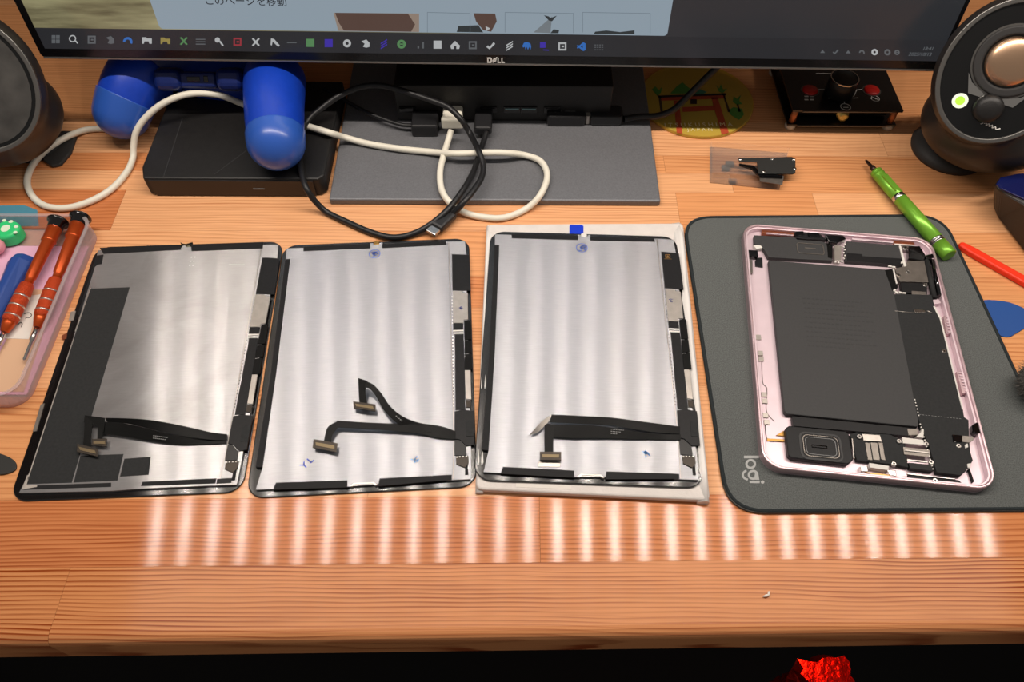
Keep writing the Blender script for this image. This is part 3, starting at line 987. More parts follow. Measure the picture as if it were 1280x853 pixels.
def grip(bm, a, b2, r0, r1, t0=0.0, e=0.0):
    """tapered, slightly bowed, round-ended grip"""
    P, R = [], []
    n = 14
    for i in range(n + 1):
        t = t0 + (1 - t0) * i / n
        p = a.lerp(b2, t)
        p.z += 0.004 * math.sin(math.pi * t)
        P.append(p - O); R.append(r0 + (r1 - r0) * t + e)
    d = (P[-1] - P[-2]).normalized()
    for k in range(1, 8):
        a_ = k / 7 * math.pi / 2
        P.append(P[n] + d * R[n] * math.sin(a_) * 0.95); R.append(max(R[n] * math.cos(a_), 0.0004))
    tube(bm, P, R, 24)


bm = newbm()
c = (gl_t + gr_t) / 2 - O
ax_x = (gr_t - gl_t).normalized()
ax_y = Vector((0, 0.93, 0.36)); ax_z = ax_x.cross(ax_y).normalized()
hw = (gr_t - gl_t).length / 2
ellipsoid(bm, c + Vector((0, 0.030, -0.012)), (ax_x * (hw + 0.012), ax_y * 0.034, ax_z * 0.021), 32, 18)
grip(bm, gl_t, gl_b, 0.026, 0.0205)
grip(bm, gr_t, gr_b, 0.024, 0.0205)
body = finish('body', bm, 'blue_shell', ctl, smooth=True)
rm = body.modifiers.new('remesh', 'REMESH'); rm.mode = 'VOXEL'; rm.voxel_size = 0.0022; rm.use_smooth_shade = True
sm = body.modifiers.new('smooth', 'SMOOTH'); sm.factor = 0.5; sm.iterations = 6
bm = newbm(); grip(bm, gr_t, gr_b, 0.024, 0.0205, 0.90, 0.0007); finish('grip_shell', bm, 'blue_grip', ctl, smooth=True)
bm = newbm(); grip(bm, gl_t, gl_b, 0.026, 0.0205, 0.74, 0.0007); finish('grip_shell', bm, 'blue_grip', ctl, smooth=True)
for px in (213, 290):
    q = at(px, 99, .047) - O
    bm = newbm(); box(bm, (0, 0, 0), (0.021, 0.020, 0.017)); o = finish('trigger', bm, 'blue_dark', ctl, q, bevel=0.006, seg=4); o.rotation_euler = (math.radians(-35), 0, 0)
q = at(247, 100, .045) - O
bm = newbm(); box(bm, (0, 0, 0), (0.034, 0.016, 0.012)); o = finish('port_block', bm, 'blue_dark', ctl, q, bevel=0.003, seg=3); o.rotation_euler = (math.radians(-35), 0, 0)
bm = newbm(); box(bm, (0, -0.0078, 0.001), (0.010, 0.0012, 0.0035)); finish('usb_port', bm, 'black_gloss', o, bevel=0.0004)
bm = newbm(); box(bm, (0.0095, -0.0078, 0.001), (0.0035, 0.0012, 0.0045)); finish('socket', bm, 'black_gloss', o, bevel=0.0004)

# ================================================================== SPEAKERS
def speaker(name, label, center, nrm, rx, rz_, ry, dome, lean):
    root = thing(name, label, 'speaker', (center.x, center.y, 0))
    n = nrm.normalized()
    u = Vector((0, 0, 1)).cross(n).normalized() * -1
    u = n.cross(Vector((0, 0, 1))).normalized() * -1
    v = n.cross(u).normalized()
    if v.z < 0:
        v = -v
    c = Vector((0, 0, center.z))
    cut = 0.45
    bm = newbm()
    ellipsoid(bm, c, (u * rx, v * rz_, n * ry), 48, 32)
    ellipsoid(bm, (lean, .014, .0390), (Vector((.050 if dome else .045, 0, 0)), Vector((0, .045, 0)), Vector((0, 0, .032))), 40, 20)
    tmp = finish('shell', bm, 'speaker_shell')
    rm = tmp.modifiers.new('remesh', 'REMESH'); rm.mode = 'VOXEL'; rm.voxel_size = 0.0025
    sm = tmp.modifiers.new('smooth', 'SMOOTH'); sm.factor = 0.5; sm.iterations = 30
    me = bpy.data.meshes.new_from_object(tmp.evaluated_get(bpy.context.evaluated_depsgraph_get()))
    bpy.data.objects.remove(tmp)
    bm = newbm(); bm.from_mesh(me)
    bmesh.ops.bisect_plane(bm, geom=bm.verts[:] + bm.edges[:] + bm.faces[:], plane_co=c + n * ry * cut, plane_no=n, clear_outer=True)
    finish('shell', bm, 'speaker_shell', root, smooth=True)
    k = math.sqrt(1 - cut * cut)
    fx, fz = rx * k, rz_ * k
    RM = Matrix((u, v, n)).transposed().to_4x4()
    RM.translation = c + n * ry * cut

    def fpart(nm, bm, m, par=None, **kw):
        o = finish(nm, bm, m, par or root, **kw)
        if par is None:
            o.matrix_local = RM @ Matrix.Scale(.86, 4) if nm not in ('face_plate', 'rim', 'grille') else RM
        return o
    bm = newbm(); prism(bm, circ(0, 0, fx - .001, fz - .001, 48), -0.006, 0.0005); fpart('face_plate', bm, 'speaker_face')
    bm = newbm(); ring(bm, circ(0, 0, fx + .0016, fz + .0016, 64), circ(0, 0, fx - .0016, fz - .0016, 64), -0.003, 0.0025); fpart('rim', bm, 'speaker_ring', smooth=False, bevel=0.0006)
    if dome:
        cz = 0.0085
        bm = newbm(); ring(bm, circ(0, cz, .0262, n=48), circ(0, cz, .0195, n=48), 0.0, 0.0035); s_ = fpart('surround', bm, 'rubber', bevel=0.0015, seg=3)
        bm = newbm(); ring(bm, circ(0, cz, .0275, n=48), circ(0, cz, .0262, n=48), 0.0, 0.0018); fpart('trim_ring', bm, 'speaker_ring')
        bm = newbm(); lathe(bm, (0, cz, 0.001), (0, cz, 1), [(0, .0185), (.0014, .0183), (.003, .0165), (.0045, .013), (.0056, .008), (.0061, .003), (.0062, .0002)], 40); fpart('driver_dome', bm, 'speaker_cone')
        bm = newbm(); prism(bm, [(-.024, cz - .016), (-.017, cz - .030), (.017, cz - .030), (.024, cz - .016), (.018, cz - .022), (.006, cz - .0272), (-.006, cz - .0272), (-.018, cz - .022)], 0.0, 0.0016); fpart('bracket_plate', bm, 'steel')
        bm = newbm(); lathe(bm, (0.0015, cz - .036, 0), (.0015, cz - .036, 1), [(0, .0112), (.006, .0108), (.0085, .0095), (.010, .006), (.0103, .0003)], 28); fpart('volume_knob', bm, 'black_plastic')
        bm = newbm(); ring(bm, circ(-.0195, cz - .037, .0058, n=28), circ(-.0195, cz - .037, .0034, n=28), 0.0, 0.0012); o = fpart('lamp_ring', bm, 'led_ring')
        bm = newbm(); prism(bm, circ(-.0195, cz - .037, .0034, n=20), 0.0, 0.0009); fpart('power_lamp', bm, 'led_green')
        bm = newbm()
        for pts in (((.001, -.0335), (.0045, -.0295), (.006, -.0285), (.004, -.033), (.0025, -.0348)), ((.0045, -.0335), (.006, -.0325), (.0065, -.0345), (.008, -.0325), (.009, -.0345), (.0105, -.033), (.0115, -.035), (.013, -.0335), (.0145, -.035), (.017, -.0335))):
            tube(bm, spline([(x, y + cz - .0135, .0011) for x, y in pts], 4), 0.00045, 6)
        fpart('script_logo', bm, 'logo_white')
    else:
        bm = newbm(); prism(bm, circ(0, 0, fx - .004, fz - .004, 48), 0.0003, 0.0012); fpart('grille', bm, 'speaker_grille')
    bm = newbm(); lathe(bm, (lean * .6, .026, 0), (lean * .6, .026, 1), [(0, .029), (.003, .030), (.007, .027), (.012, .018)] if dome else [(0, .021), (.003, .022), (.007, .020), (.012, .014)], 36); finish('foot', bm, 'rubber', root)
    return root


n_ = Vector((-.45, -.75, .48)).normalized()
speaker('speaker', 'black egg-shaped speaker with bronze driver and green power lamp', aty(1257, 91, .437) - n_ * .0162, n_, .0428, .0505, .036, True, .024)
n_ = Vector((.40, -.77, .48)).normalized()
speaker('speaker', 'black egg-shaped speaker with plain dark grille beside the white cable loop', aty(-40, 104, .437) - n_ * .0162, n_, .0445, .0515, .036, False, -.010)
# dark puck under the left speaker's edge
p = at(78, 186, 0)
bm = newbm(); prism(bm, [at(x, y, 0.003).xy[:] for x, y in ((54, 200), (64, 207), (75, 205), (88, 190), (95, 170), (92, 163), (70, 163), (54, 180))], 0.0, 0.003)
tag(finish('stand_pad', bm, 'rubber', bevel=0.001), 'dark rubber pad sticking out beside the grille speaker', 'pad')

# ================================================================== KNOB AMP
a0, a1 = at(985, 163, 0.0), at(1113, 163, 0.0)
amp = thing('headphone_amplifier', 'small black open-sided audio controller with two red buttons and a knob', 'amplifier', ((a0.x + a1.x) / 2, a0.y, 0))
aw, ad, at_ = a1.x - a0.x + .004, 0.078, 0.0195
bm = newbm(); box(bm, (0, ad / 2, 0.0052), (aw, ad, 0.0016)); finish('bottom_plate', bm, 'amp_panel', amp)
bm = newbm(); box(bm, (0, ad / 2, at_), (aw, ad, 0.0018)); tp = finish('top_plate', bm, 'amp_panel', amp)
bm = newbm(); box(bm, (0, 0.012, 0.0125), (aw - .012, .003, 0.010)); fr_ = finish('front_board', bm, 'amp_panel', amp)
bm = newbm(); box(bm, (0, -.0003, at_ - .0003), (aw - .016, .0008, .0009)); finish('plate_edge', bm, 'speaker_ring', amp)
bm = newbm(); box(bm, (0, -.0003, .0050), (aw - .016, .0008, .0009)); finish('plate_edge', bm, 'speaker_ring', amp)
for sx in (-1, 1):
    for y in (.004, ad - .004):
        x = sx * (aw / 2 - .004)
        bm = newbm(); lathe(bm, (x, y, .005), (x, y, 1), [(0, .0026), (.0142, .0026)], 12); finish('standoff', bm, 'standoff', amp)
        bm = newbm(); lathe(bm, (x, y, 0), (x, y, 1), [(0, .0042), (.0022, .0046), (.0050, .0040)], 16); f_ = finish('foot', bm, 'cream_foot', amp)
for px in (1013, 1090):
    q = at(px, 112, at_ + .002) - amp.location
    bm = newbm(); lathe(bm, (q.x, q.y, at_), (q.x, q.y, 1), [(0, .0062), (.002, .0062), (.0026, .0056), (.003, .0005)], 24); finish('button', bm, 'red_button', tp)
    bm = newbm(); ring(bm, circ(q.x, q.y, .0074), circ(q.x, q.y, .0062), at_, at_ + .0012); finish('button_ring', bm, 'speaker_ring', tp)
q = at(1056, 98, .034) - amp.location
bm = newbm(); lathe(bm, (q.x, q.y, at_ + .0009), (q.x, q.y, 1), [(0, .0115), (.0125, .0112), (.014, .0104), (.0142, .0005)], 36); kb = finish('knob', bm, 'black_plastic', amp)
bm = newbm(); ring(bm, circ(q.x, q.y, .0112, n=36), circ(q.x, q.y, .0104, n=36), at_ + .0146, at_ + .0154); finish('knob_rim', bm, 'steel', kb)
bm = newbm()
T = at_ + .0010
for x0, y0, x1, y1 in ((1021, 111.5, 1032, 111.5), (1080, 111.5, 1071, 112), (1071, 112, 1067, 121), (1054, 122, 1056, 130), (1035, 122.5, 1044, 122.8), (1064, 122.6, 1073, 122.2), (1020, 91.5, 1042, 92)):
    a, b2 = at(x0, y0, T) - amp.location, at(x1, y1, T) - amp.location
    n = Vector((-(b2 - a).y, (b2 - a).x, 0)).normalized() * 0.0003
    prism(bm, [(a + n).xy[:], (b2 + n).xy[:], (b2 - n).xy[:], (a - n).xy[:]], T - .0001, T)
q2_ = at(1057, 133.5, T) - amp.location
ring(bm, circ(q2_.x, q2_.y, .0042, n=24), circ(q2_.x, q2_.y, .0036, n=24), T - .0001, T)
box(bm, (q2_.x, q2_.y + .0008, T), (.004, .0006, .0001)); box(bm, (q2_.x, q2_.y - .0008, T), (.004, .0006, .0001))
q2_ = at(1094, 123, T) - amp.location
ring(bm, circ(q2_.x, q2_.y, .0035, n=20), circ(q2_.x, q2_.y, .0030, n=20), T - .0001, T); box(bm, (q2_.x, q2_.y, T), (.005, .0006, .0001), -.7)
for x, y in ((1008, 120.5), (1015, 120.5), (1008, 124.5), (1015, 124.5)):
    q2_ = at(x, y, T) - amp.location; box(bm, (q2_.x, q2_.y, T), (.0032, .0014, .0001))
finish('panel_print', bm, 'logo_white', tp)
q = at(1054, 150, .010) - amp.location
bm = newbm(); lathe(bm, (q.x, .011, .0115), (q.x, -1, .0115), [(0, .0048), (.006, .0048), (.006, .0038), (.009, .0038), (.0091, .002)], 20); finish('headphone_jack', bm, 'jack_gold', fr_)
bm = newbm()
for k, wd in enumerate((.020, .014, .018)):
    box(bm, (-aw / 2 + .014 + wd / 2, .0102, .0155 - k * .0018), (wd, .0004, .0006))
box(bm, (aw / 2 - .018, .0102, .0105), (.012, .0004, .0006))
finish('board_print', bm, 'print_grey', fr_)

# ================================================================== COASTER
cc = at(870, 127, 0.0)
co = thing('coaster', 'round yellow acrylic coaster printed with a red torii gate', 'coaster', (cc.x, cc.y, 0))
bm = newbm(); prism(bm, circ(0, 0, .0475, n=64), 0.0, 0.0035); finish('disc', bm, 'coaster_clear', co, bevel=0.0008)


def cprint(name, m, polys, z=.0036):
    bm = newbm()
    for pp in polys:
        prism(bm, [(at(x, y, z) - co.location).xy[:] for x, y in pp], z, z + .00012)
    return finish(name, bm, m, co)


cprint('torii_print', 'torii_red', [[(826, 122), (906, 119), (907, 123), (826, 126)], [(853, 134), (893, 132), (893, 138), (853, 140)], [(889, 122), (897, 122), (911, 166), (902, 168)], [(842, 126), (849, 126), (853, 167), (846, 166)]])
cprint('torii_roof_print', 'torii_dark', [[(823, 119.5), (907, 116.5), (908, 119), (823, 122.5)], [(863, 124), (871, 124), (871, 130), (863, 130)]])
cprint('foliage_print', 'leaf_green', [[(838, 117), (846, 108), (853, 103), (860, 109), (868, 114), (860, 117)], [(910, 138), (917, 134), (927, 136), (930, 143), (924, 150), (914, 144)], [(815, 112), (819, 108), (824, 113), (828, 108), (826, 116), (822, 120)], [(895, 106), (899, 111), (901, 105), (904, 112), (909, 111), (904, 116), (899, 115)], [(917, 120), (921, 124), (926, 119), (924, 126), (928, 130), (921, 131), (916, 127)]])
cprint('foliage_print', 'leaf_teal', [[(866, 115), (872, 110), (878, 113), (884, 115), (878, 118), (868, 118)]])
cprint('trunk_print', 'trunk_brown', [[(823, 120), (826, 120), (829, 143), (826, 143)]])
cprint('trunk_print', 'trunk_brown', [[(903, 117), (905, 117), (913, 140), (910, 140)]])
cprint('trunk_print', 'trunk_brown', [[(921, 130), (923, 130), (926, 140), (923, 140)]])
q = at(873, 156, .0037) - co.location
text('place_text', 'I T S U K U S H I M A', 0.0062, 'coaster_text', co, (q.x, q.y, .0037), (0, 0, 0.02), 0.00006)
q = at(875, 162, .0037) - co.location
text('place_text', 'J A P A N', 0.0052, 'coaster_text', co, (q.x, q.y, .0037), (0, 0, 0.02), 0.00006)

# ================================================================== CLEAR CASE WITH A SMALL PART
cs = thing('clear_case', 'small clear plastic case lying open on the desk near the green screwdriver', 'case', at(935, 212, 0))
bl_, br_, tr_, tl_ = [at(x, y, 0) - cs.location for x, y in ((887, 229), (974, 238), (984, 192), (887, 184))]
bm = newbm(); prism(bm, [p.xy[:] for p in (bl_, br_, tr_, tl_)], 0.0, 0.0007); finish('tray', bm, 'clear_plastic', cs)
bm = newbm(); qq = [p.xy for p in (bl_, br_, tr_, tl_)]; cx = sum((p for p in qq), Vector((0, 0))) / 4
ring(bm, [p[:] for p in qq], [(cx + (p - cx) * .975)[:] for p in qq], 0.0005, 0.006); finish('wall', bm, 'clear_plastic', cs)
bm = newbm(); qq = [(at(x, y, .0062) - cs.location).xy[:] for x, y in ((888, 216), (978, 222), (984, 192), (887, 184))]; prism(bm, qq, 0.006, 0.0066); finish('lid', bm, 'clear_plastic', cs)
bm = newbm()
for x, y in ((907, 211), (916, 228), (912, 206)):
    q = at(x, y, .001) - cs.location; box(bm, (q.x, q.y, .0018), (.006, .005, .002))
finish('moulded_catch', bm, 'clear_plastic', cs)
bk = thing('metal_bracket', 'small black metal bracket with four silver screws on the clear case', 'bracket', at(960, 206, 0.0068))
ZB = .0095
bm = newbm(); prism(bm, [(at(x, y, ZB) - bk.location).xy[:] for x, y in ((925, 197.5), (948, 197.2), (990, 196), (994.5, 199), (994.5, 215.5), (991, 217), (948, 216.8), (946.5, 201.8), (924, 201.5))], 0.0014, 0.0027); finish('plate', bm, 'pick_black', bk, bevel=.0002)
bm = newbm(); prism(bm, [(at(x, y, .008) - bk.location).xy[:] for x, y in ((924, 204.5), (942, 207), (947, 212), (952, 217.5), (978, 219), (978, 223), (950, 222), (940, 211), (925, 206.5))], 0.0, 0.0013); finish('lower_arm', bm, 'black_gloss', bk)
bm = newbm(); prism(bm, [(at(x, y, .003) - bk.location).xy[:] for x, y in ((948, 224), (978, 225), (976, 236), (948, 232))], 0.0, 0.0004); finish('foil_backing', bm, 'shield_grey', bk)
for x, y in ((965, 199), (955, 215), (992, 199.5), (993, 211), (925, 199.5)):
    q = at(x, y, ZB) - bk.location
    bm = newbm(); lathe(bm, (q.x, q.y, .0026), (q.x, q.y, 1), [(0, .0015), (.0006, .0014), (.0009, .0007)], 12); finish('screw', bm, 'steel', bk)

# ================================================================== MOUSE PAD
pad = thing('mouse_pad', 'dark grey cloth mouse pad under the opened pink tablet', 'mouse pad', (0, 0, 0))
PC = [at(x, y, 0.002) for x, y in ((852.5, 270.5), (1178.5, 268.0), (1352, 638.0), (909, 641.5))]


def round_poly(P, r, n=8):
    out = []
    N_ = len(P)
    for i in range(N_):
        p, a, b2 = P[i].xy, P[i - 1].xy, P[(i + 1) % N_].xy
        u, v = (a - p).normalized(), (b2 - p).normalized()
        s = p + u * r; e = p + v * r
        for k in range(n + 1):
            t = k / n
            out.append(((1 - t) ** 2 * s + 2 * t * (1 - t) * p + t * t * e)[:])
    return out


ou = round_poly(PC, .022)
bm = newbm(); prism(bm, ou, 0.0, 0.002); finish('cloth', bm, 'pad_fabric', pad)
bm = newbm()
pc = sum((p.xy for p in PC), Vector((0, 0))) / 4
hemp = [Vector((p[0] + (pc.x - p[0]) * .010, p[1] + (pc.y - p[1]) * .010, .0016)) for p in ou]
tube(bm, hemp + [hemp[0]], .00125, 8, cap=False); hm = finish('stitched_hem', bm, 'pad_edge', pad)
bm = newbm()
Z = .00215


def pp_(x, y):
    return at(x, y, Z).xy[:]


prism(bm, [pp_(930, 569.8), pp_(948.8, 569.8), pp_(948.8, 573.0), pp_(930, 573.0)], Z - .0002, Z)
ring(bm, [pp_(938.4 + 6.7 * math.cos(a), 580.2 + 6.3 * math.sin(a)) for a in [i * 2 * math.pi / 28 for i in range(28)]], [pp_(938.4 + 3.9 * math.cos(a), 580.2 + 3.5 * math.sin(a)) for a in [i * 2 * math.pi / 28 for i in range(28)]], Z - .0002, Z)
ring(bm, [pp_(941.4 + 6.7 * math.cos(a), 593.8 + 6.3 * math.sin(a)) for a in [i * 2 * math.pi / 28 for i in range(28)]], [pp_(941.4 + 3.9 * math.cos(a), 593.8 + 3.5 * math.sin(a)) for a in [i * 2 * math.pi / 28 for i in range(28)]], Z - .0002, Z)
prism(bm, [pp_(944, 588.5), pp_(947.8, 592), pp_(949.2, 600), pp_(943, 599.8)], Z - .00025, Z - .00003)
ha = [math.radians(a) for a in range(250, 94, -14)]
for a, b2 in zip(ha, ha[1:]):
    prism(bm, [pp_(935.5 + 8.2 * math.cos(a), 593.8 + 7.0 * math.sin(a)), pp_(935.5 + 8.2 * math.cos(b2), 593.8 + 7.0 * math.sin(b2)), pp_(935.5 + 5.6 * math.cos(b2), 593.8 + 4.6 * math.sin(b2)), pp_(935.5 + 5.6 * math.cos(a), 593.8 + 4.6 * math.sin(a))], Z - .0003, Z - .00005)
prism(bm, [pp_(937, 601.2), pp_(949.6, 601.2), pp_(949.6, 604.2), pp_(937, 604.2)], Z - .0002, Z)
prism(bm, [pp_(953.3 + 2.2 * math.cos(a), 602.8 + 2.1 * math.sin(a)) for a in [i * 2 * math.pi / 12 for i in range(12)]], Z - .0002, Z)
finish('logo', bm, 'pad_logo', pad)

# ================================================================== TABLET PARTS
import numpy as np
TW, TH = 0.1348, 0.1954


class Tab:
    """a tablet frame: pixel outline corners -> local metres on the tablet, at any height"""

    def __init__(self, corners, pose, zref):
        self.pose, self.zref = pose, zref
        L = [(-TW / 2, TH / 2), (TW / 2, TH / 2), (TW / 2, -TH / 2), (-TW / 2, -TH / 2)]
        A, B = [], []
        for (x, y), (u, v) in zip(corners, L):
            A += [[x, y, 1, 0, 0, 0, -u * x, -u * y], [0, 0, 0, x, y, 1, -v * x, -v * y]]
            B += [u, v]
        self.h = np.append(np.linalg.solve(np.array(A), np.array(B)), 1).reshape(3, 3)

    def loc(self, px, py, z=None, zb=0.0):
        """z: height of the point above the tablet's own base, metres"""
        q = self.h @ np.array([px, py, 1.0])
        x, y = q[0] / q[2], q[1] / q[2]
        if z is not None:
            zz = self.pose[2] + z
            d = at(px, py, zz) - at(px, py, self.zref)
            c, s = math.cos(-self.pose[3]), math.sin(-self.pose[3])
            x += c * d.x - s * d.y
            y += s * d.x + c * d.y
        return (float(x), float(y))


R_ = math.radians
T1 = Tab([(120, 303.5), (351.5, 300), (305.5, 616), (6, 625.5)], (-.2292, .2726, 0.0, R_(2.77)), .0012)
T2 = Tab([(352.7, 304.5), (585.2, 299), (596, 607), (307.5, 620)], (-.0932, .2760, 0.0, R_(3.45)), .0012)
T3 = Tab([(614.5, 292.5), (843, 298.5), (879.5, 611), (594.5, 597.5)], (.0483, .2799, .0052, R_(-1.82)), .0064)
T4 = Tab([(926.4, 275.5), (1166, 294.3), (1251.5, 615), (951.5, 585)], (.22496, .28307, .0021, R_(-5.917)), .0084)


def slab(name, m, root, pts, z0, z1, bevel=0.0, smooth=False):
    bm = newbm()
    prism(bm, pts, z0, z1)
    return finish(name, bm, m, root, bevel=bevel, smooth=smooth)


def px_slab(T, name, m, root, pp, z0, z1, bevel=0.0):
    return slab(name, m, root, [T.loc(x, y, z1) for x, y in pp], z0, z1, bevel)


def ribbon(T, name, m, root, pairs, th=0.00022, k=5):
    """flex cable: pairs of edge points (px, py, z) across the ribbon, from one end to the other"""
    A, B = [], []
    for a, b2 in pairs:
        x, y = T.loc(a[0], a[1], a[2]); A.append((x, y, a[2]))
        x, y = T.loc(b2[0], b2[1], b2[2]); B.append((x, y, b2[2]))
    A, B = (spline(A, k), spline(B, k)) if len(A) > 2 else ([Vector(p) for p in A], [Vector(p) for p in B])
    bm = newbm()
    va = [bm.verts.new(p) for p in A]
    vb = [bm.verts.new(p) for p in B]
    for i in range(len(va) - 1):
        f = bm.faces.new((va[i], va[i + 1], vb[i + 1], vb[i]))
        f.smooth = True
    bmesh.ops.recalc_face_normals(bm, faces=bm.faces)
    o = finish(name, bm, m, root)
    s = o.modifiers.new('thick', 'SOLIDIFY'); s.thickness = th; s.offset = 0
    es = o.modifiers.new('crisp', 'EDGE_SPLIT'); es.split_angle = math.radians(35)
    return o


def connector(T, root, pp, z, th=0.0009):
    """board-to-board plug at a ribbon's end"""
    o = px_slab(T, 'connector', 'connector_brown', root, pp, z - th * .5, z + th * .5, 0.0001)
    P = [Vector(T.loc(x, y, z + th)) for x, y in pp]
    c = sum(P, Vector((0, 0))) / 4
    I = [(c + (p - c) * .74)[:] for p in P]
    ax = (P[1] - P[0]).normalized(); n_ = Vector((-ax.y, ax.x))
    J = []
    for p in P:
        d = p - c
        J.append((c + ax * d.dot(ax) * .78 + n_ * d.dot(n_) * .38)[:])
    slab('contacts', 'contact_gold', o, J, z + th * .5, z + th * .5 + .0003)
    return o


def stamp(T, root, px, py, r, m, seed, z):
    x, y = T.loc(px, py, z)
    rr = random.Random(seed)
    bm = newbm()
    if m == 'ink_blue':
        ring(bm, circ(x, y, r, n=32), circ(x, y, r * .87, n=32), z, z + .00006)
    for k in range(17):
        a, q = rr.uniform(0, 6.28), rr.uniform(0.05, .68) * r
        box(bm, (x + q * math.cos(a), y + q * math.sin(a), z + .00003), (rr.uniform(.25, .55) * r, rr.uniform(.12, .2) * r, .00006), rr.uniform(-1, 1))
    return finish('ink_stamp', bm, m, root)


ZG, ZP = 0.0012, 0.0030      # glass top (its back), LCD module back
# outline pieces shared by the three display units, read off the middle one
C = lambda pp, z: [T2.loc(x, y, z) for x, y in pp]


def display(T, name, label, variant):
    root = thing(name, label, 'tablet display', (T.pose[0], T.pose[1], T.pose[2]), T.pose[3], 'tablet display assemblies lying face down')
    bm = newbm(); prism(bm, rrect(0, 0, TW, TH, .0105, 8), 0.0, ZG); finish('cover_glass', bm, 'cover_glass', root, bevel=0.0009, seg=4)
    pm = 'plate_stained' if variant == 1 else 'plate'
    # backing plate with its clipped corners and the notch for the camera
    pts = C([(357, 308.5), (461, 306), (461.6, 303.6), (465, 303.4), (466.5, 305.5), (473, 305.3), (474.5, 303), (477.5, 302.8), (478, 305.3), (557, 303.3), (580, 303.2), (582, 319),
             (583, 400), (587, 500), (588.5, 585), (588, 597.5), (472, 603), (435, 606), (320, 609), (328.7, 581), (344.6, 460)], ZP)
    bp = slab('backing_plate', pm, root, pts, ZG, ZP, 0.0001)
    pts = C([(559.3, 304), (560.2, 304), (567.6, 549), (566.6, 597.5), (565.6, 597.5), (566.7, 549)], ZP)
    slab('seam', 'shield_grey', bp, pts, ZP, ZP + .00005)
    if variant != 1:
        for pp in ([(378, 306.7), (462, 304.6), (462, 310), (378, 312.2)], [(477, 304.9), (557, 302.9), (557, 307.2), (477, 310)],
                   [(355.5, 322), (361.5, 321.8), (345.4, 460), (328.7, 581), (320, 581.2), (338.5, 460)],
                   [(345.6, 600.3), (434.8, 598), (434.8, 606.8), (341.5, 609.2)], [(475, 596), (564.6, 591.9), (564.6, 598.2), (473, 605.8)]):
            slab('tape_strip', 'black_tape', root, C(pp, ZP + .0002), ZG, ZP + .0002, .0001)
        slab('bottom_bracket', 'shield_silver', root, C([(438, 605.6), (443, 602), (468, 600.8), (472, 604.2), (469.6, 604.6), (466.5, 602.2), (444.5, 603.2), (441, 606)], ZP), ZG, ZP + .0003)
        a = C([(469.6, 303.4)], ZP)[0]
        bm = newbm(); lathe(bm, (a[0], a[1], ZG), (a[0], a[1], 1), [(0, .0022), (.0016, .0022), (.0019, .0018)], 16); finish('sensor_cap', bm, 'white_bit' if variant == 3 else 'gold', root)
    # driver board along the right edge
    zc = ZP + .0006
    col = [('driver_chip', 'chip_black', [(564, 319), (572.5, 319.3), (585.4, 320), (587.7, 364.4), (564.8, 363.5)], zc),
           ('shield_can', 'shield_silver', [(565.2, 364.6), (577, 365.2), (577.2, 367), (583.6, 367.4), (584.2, 400), (578.6, 400.3), (578.4, 404.4), (565.8, 404.4)], zc + .0003),
           ('driver_chip', 'chip_black', [(565.8, 405), (578.4, 405), (578.4, 412.3), (565.8, 412.3)], zc),
           ('board_link', 'white_bit', [(565.8, 413.3), (578.4, 413.0), (578.4, 414.5), (565.8, 414.9)], zc - .0002),
           ('board_link', 'white_bit', [(566, 416.3), (578.4, 416.0), (578.4, 417.5), (566, 417.8)], zc - .0002),
           ('driver_board', 'chip_black', [(567.7, 418.4), (579, 418.4), (581.5, 512), (568.9, 512)], zc),
           ('edge_cover', 'flex_black', [(579.4, 402), (587.8, 401), (588.6, 424.8), (579.6, 425.6)], zc + .0002),
           ('edge_cover', 'flex_black', [(579.8, 427), (588.6, 426), (589, 441.2), (580, 442)], zc + .0002),
           ('edge_cover', 'flex_black', [(580, 443.4), (589, 442.6), (589.6, 461.8), (580.2, 462.2)], zc + .0002),
           ('shield_can', 'shield_silver', [(580.4, 463), (587.3, 463), (588.4, 499), (581.6, 498.4)], zc + .0002),
           ('connector_block', 'connector_brown', [(581.8, 500), (587.8, 500.4), (588, 509), (582, 508.8)], zc + .0002),
           ('flex_root', 'chip_black', [(567.7, 514), (578, 512), (592, 513.4), (592.4, 555), (582.5, 556.5), (574, 548.5), (568, 547.5)], zc + .0004),
           ('flex_patch', 'black_sheet', [(582.4, 526), (591.6, 525.6), (592, 544.4), (582.6, 544.6)], zc + .0007),
           ('driver_board', 'black_plastic', [(567.7, 548.4), (574, 549.6), (582.3, 557.4), (582.6, 568), (568, 568.2)], zc),
           ('connector_block', 'connector_brown', [(569.6, 569.2), (585, 568.6), (585.6, 577.4), (580.6, 583.2), (570, 578.8)], zc + .0003),
           ('flex_tail', 'flex_black', [(581, 583), (584.4, 579), (585, 591.6), (581, 592)], zc)]
    for n, m, pp, z in col:
        slab(n, m, root, C(pp, z), ZP - .0002, z, 0.00012)
    bm = newbm()
    for k in range(34):
        y = 372 + k * 4.1
        x = 564.6 + (y - 370) * .0165
        if y < 405 or y > 420:
            a = C([(x, y)], ZP)[0]
            box(bm, (a[0] - .0001, a[1], ZP + .0001), (.0007, .0008, .0002))
    o = finish('contact_row', bm, 'white_bit' if variant == 2 else 'print_dark', root); o['kind'] = 'stuff'
    bm = newbm()
    for x, y in ((571, 571), (574.5, 570.4), (578.5, 570.2), (582.5, 570)):
        a = C([(x, y)], zc)[0]
        box(bm, (a[0], a[1], zc + .0005), (.0009, .0007, .0003))
    finish('solder_dots', bm, 'white_bit', root)
    # faint print on the glass border and the ink stamps
    bm = newbm()
    for k in range(10):
        a = C([(417 + k * 3.2, 303.9 - k * .075)], ZG)[0]
        box(bm, (a[0], a[1], ZG + .00004), (.0010, .0012, .00005))
    finish('border_print', bm, 'print_dark', root)
    return root


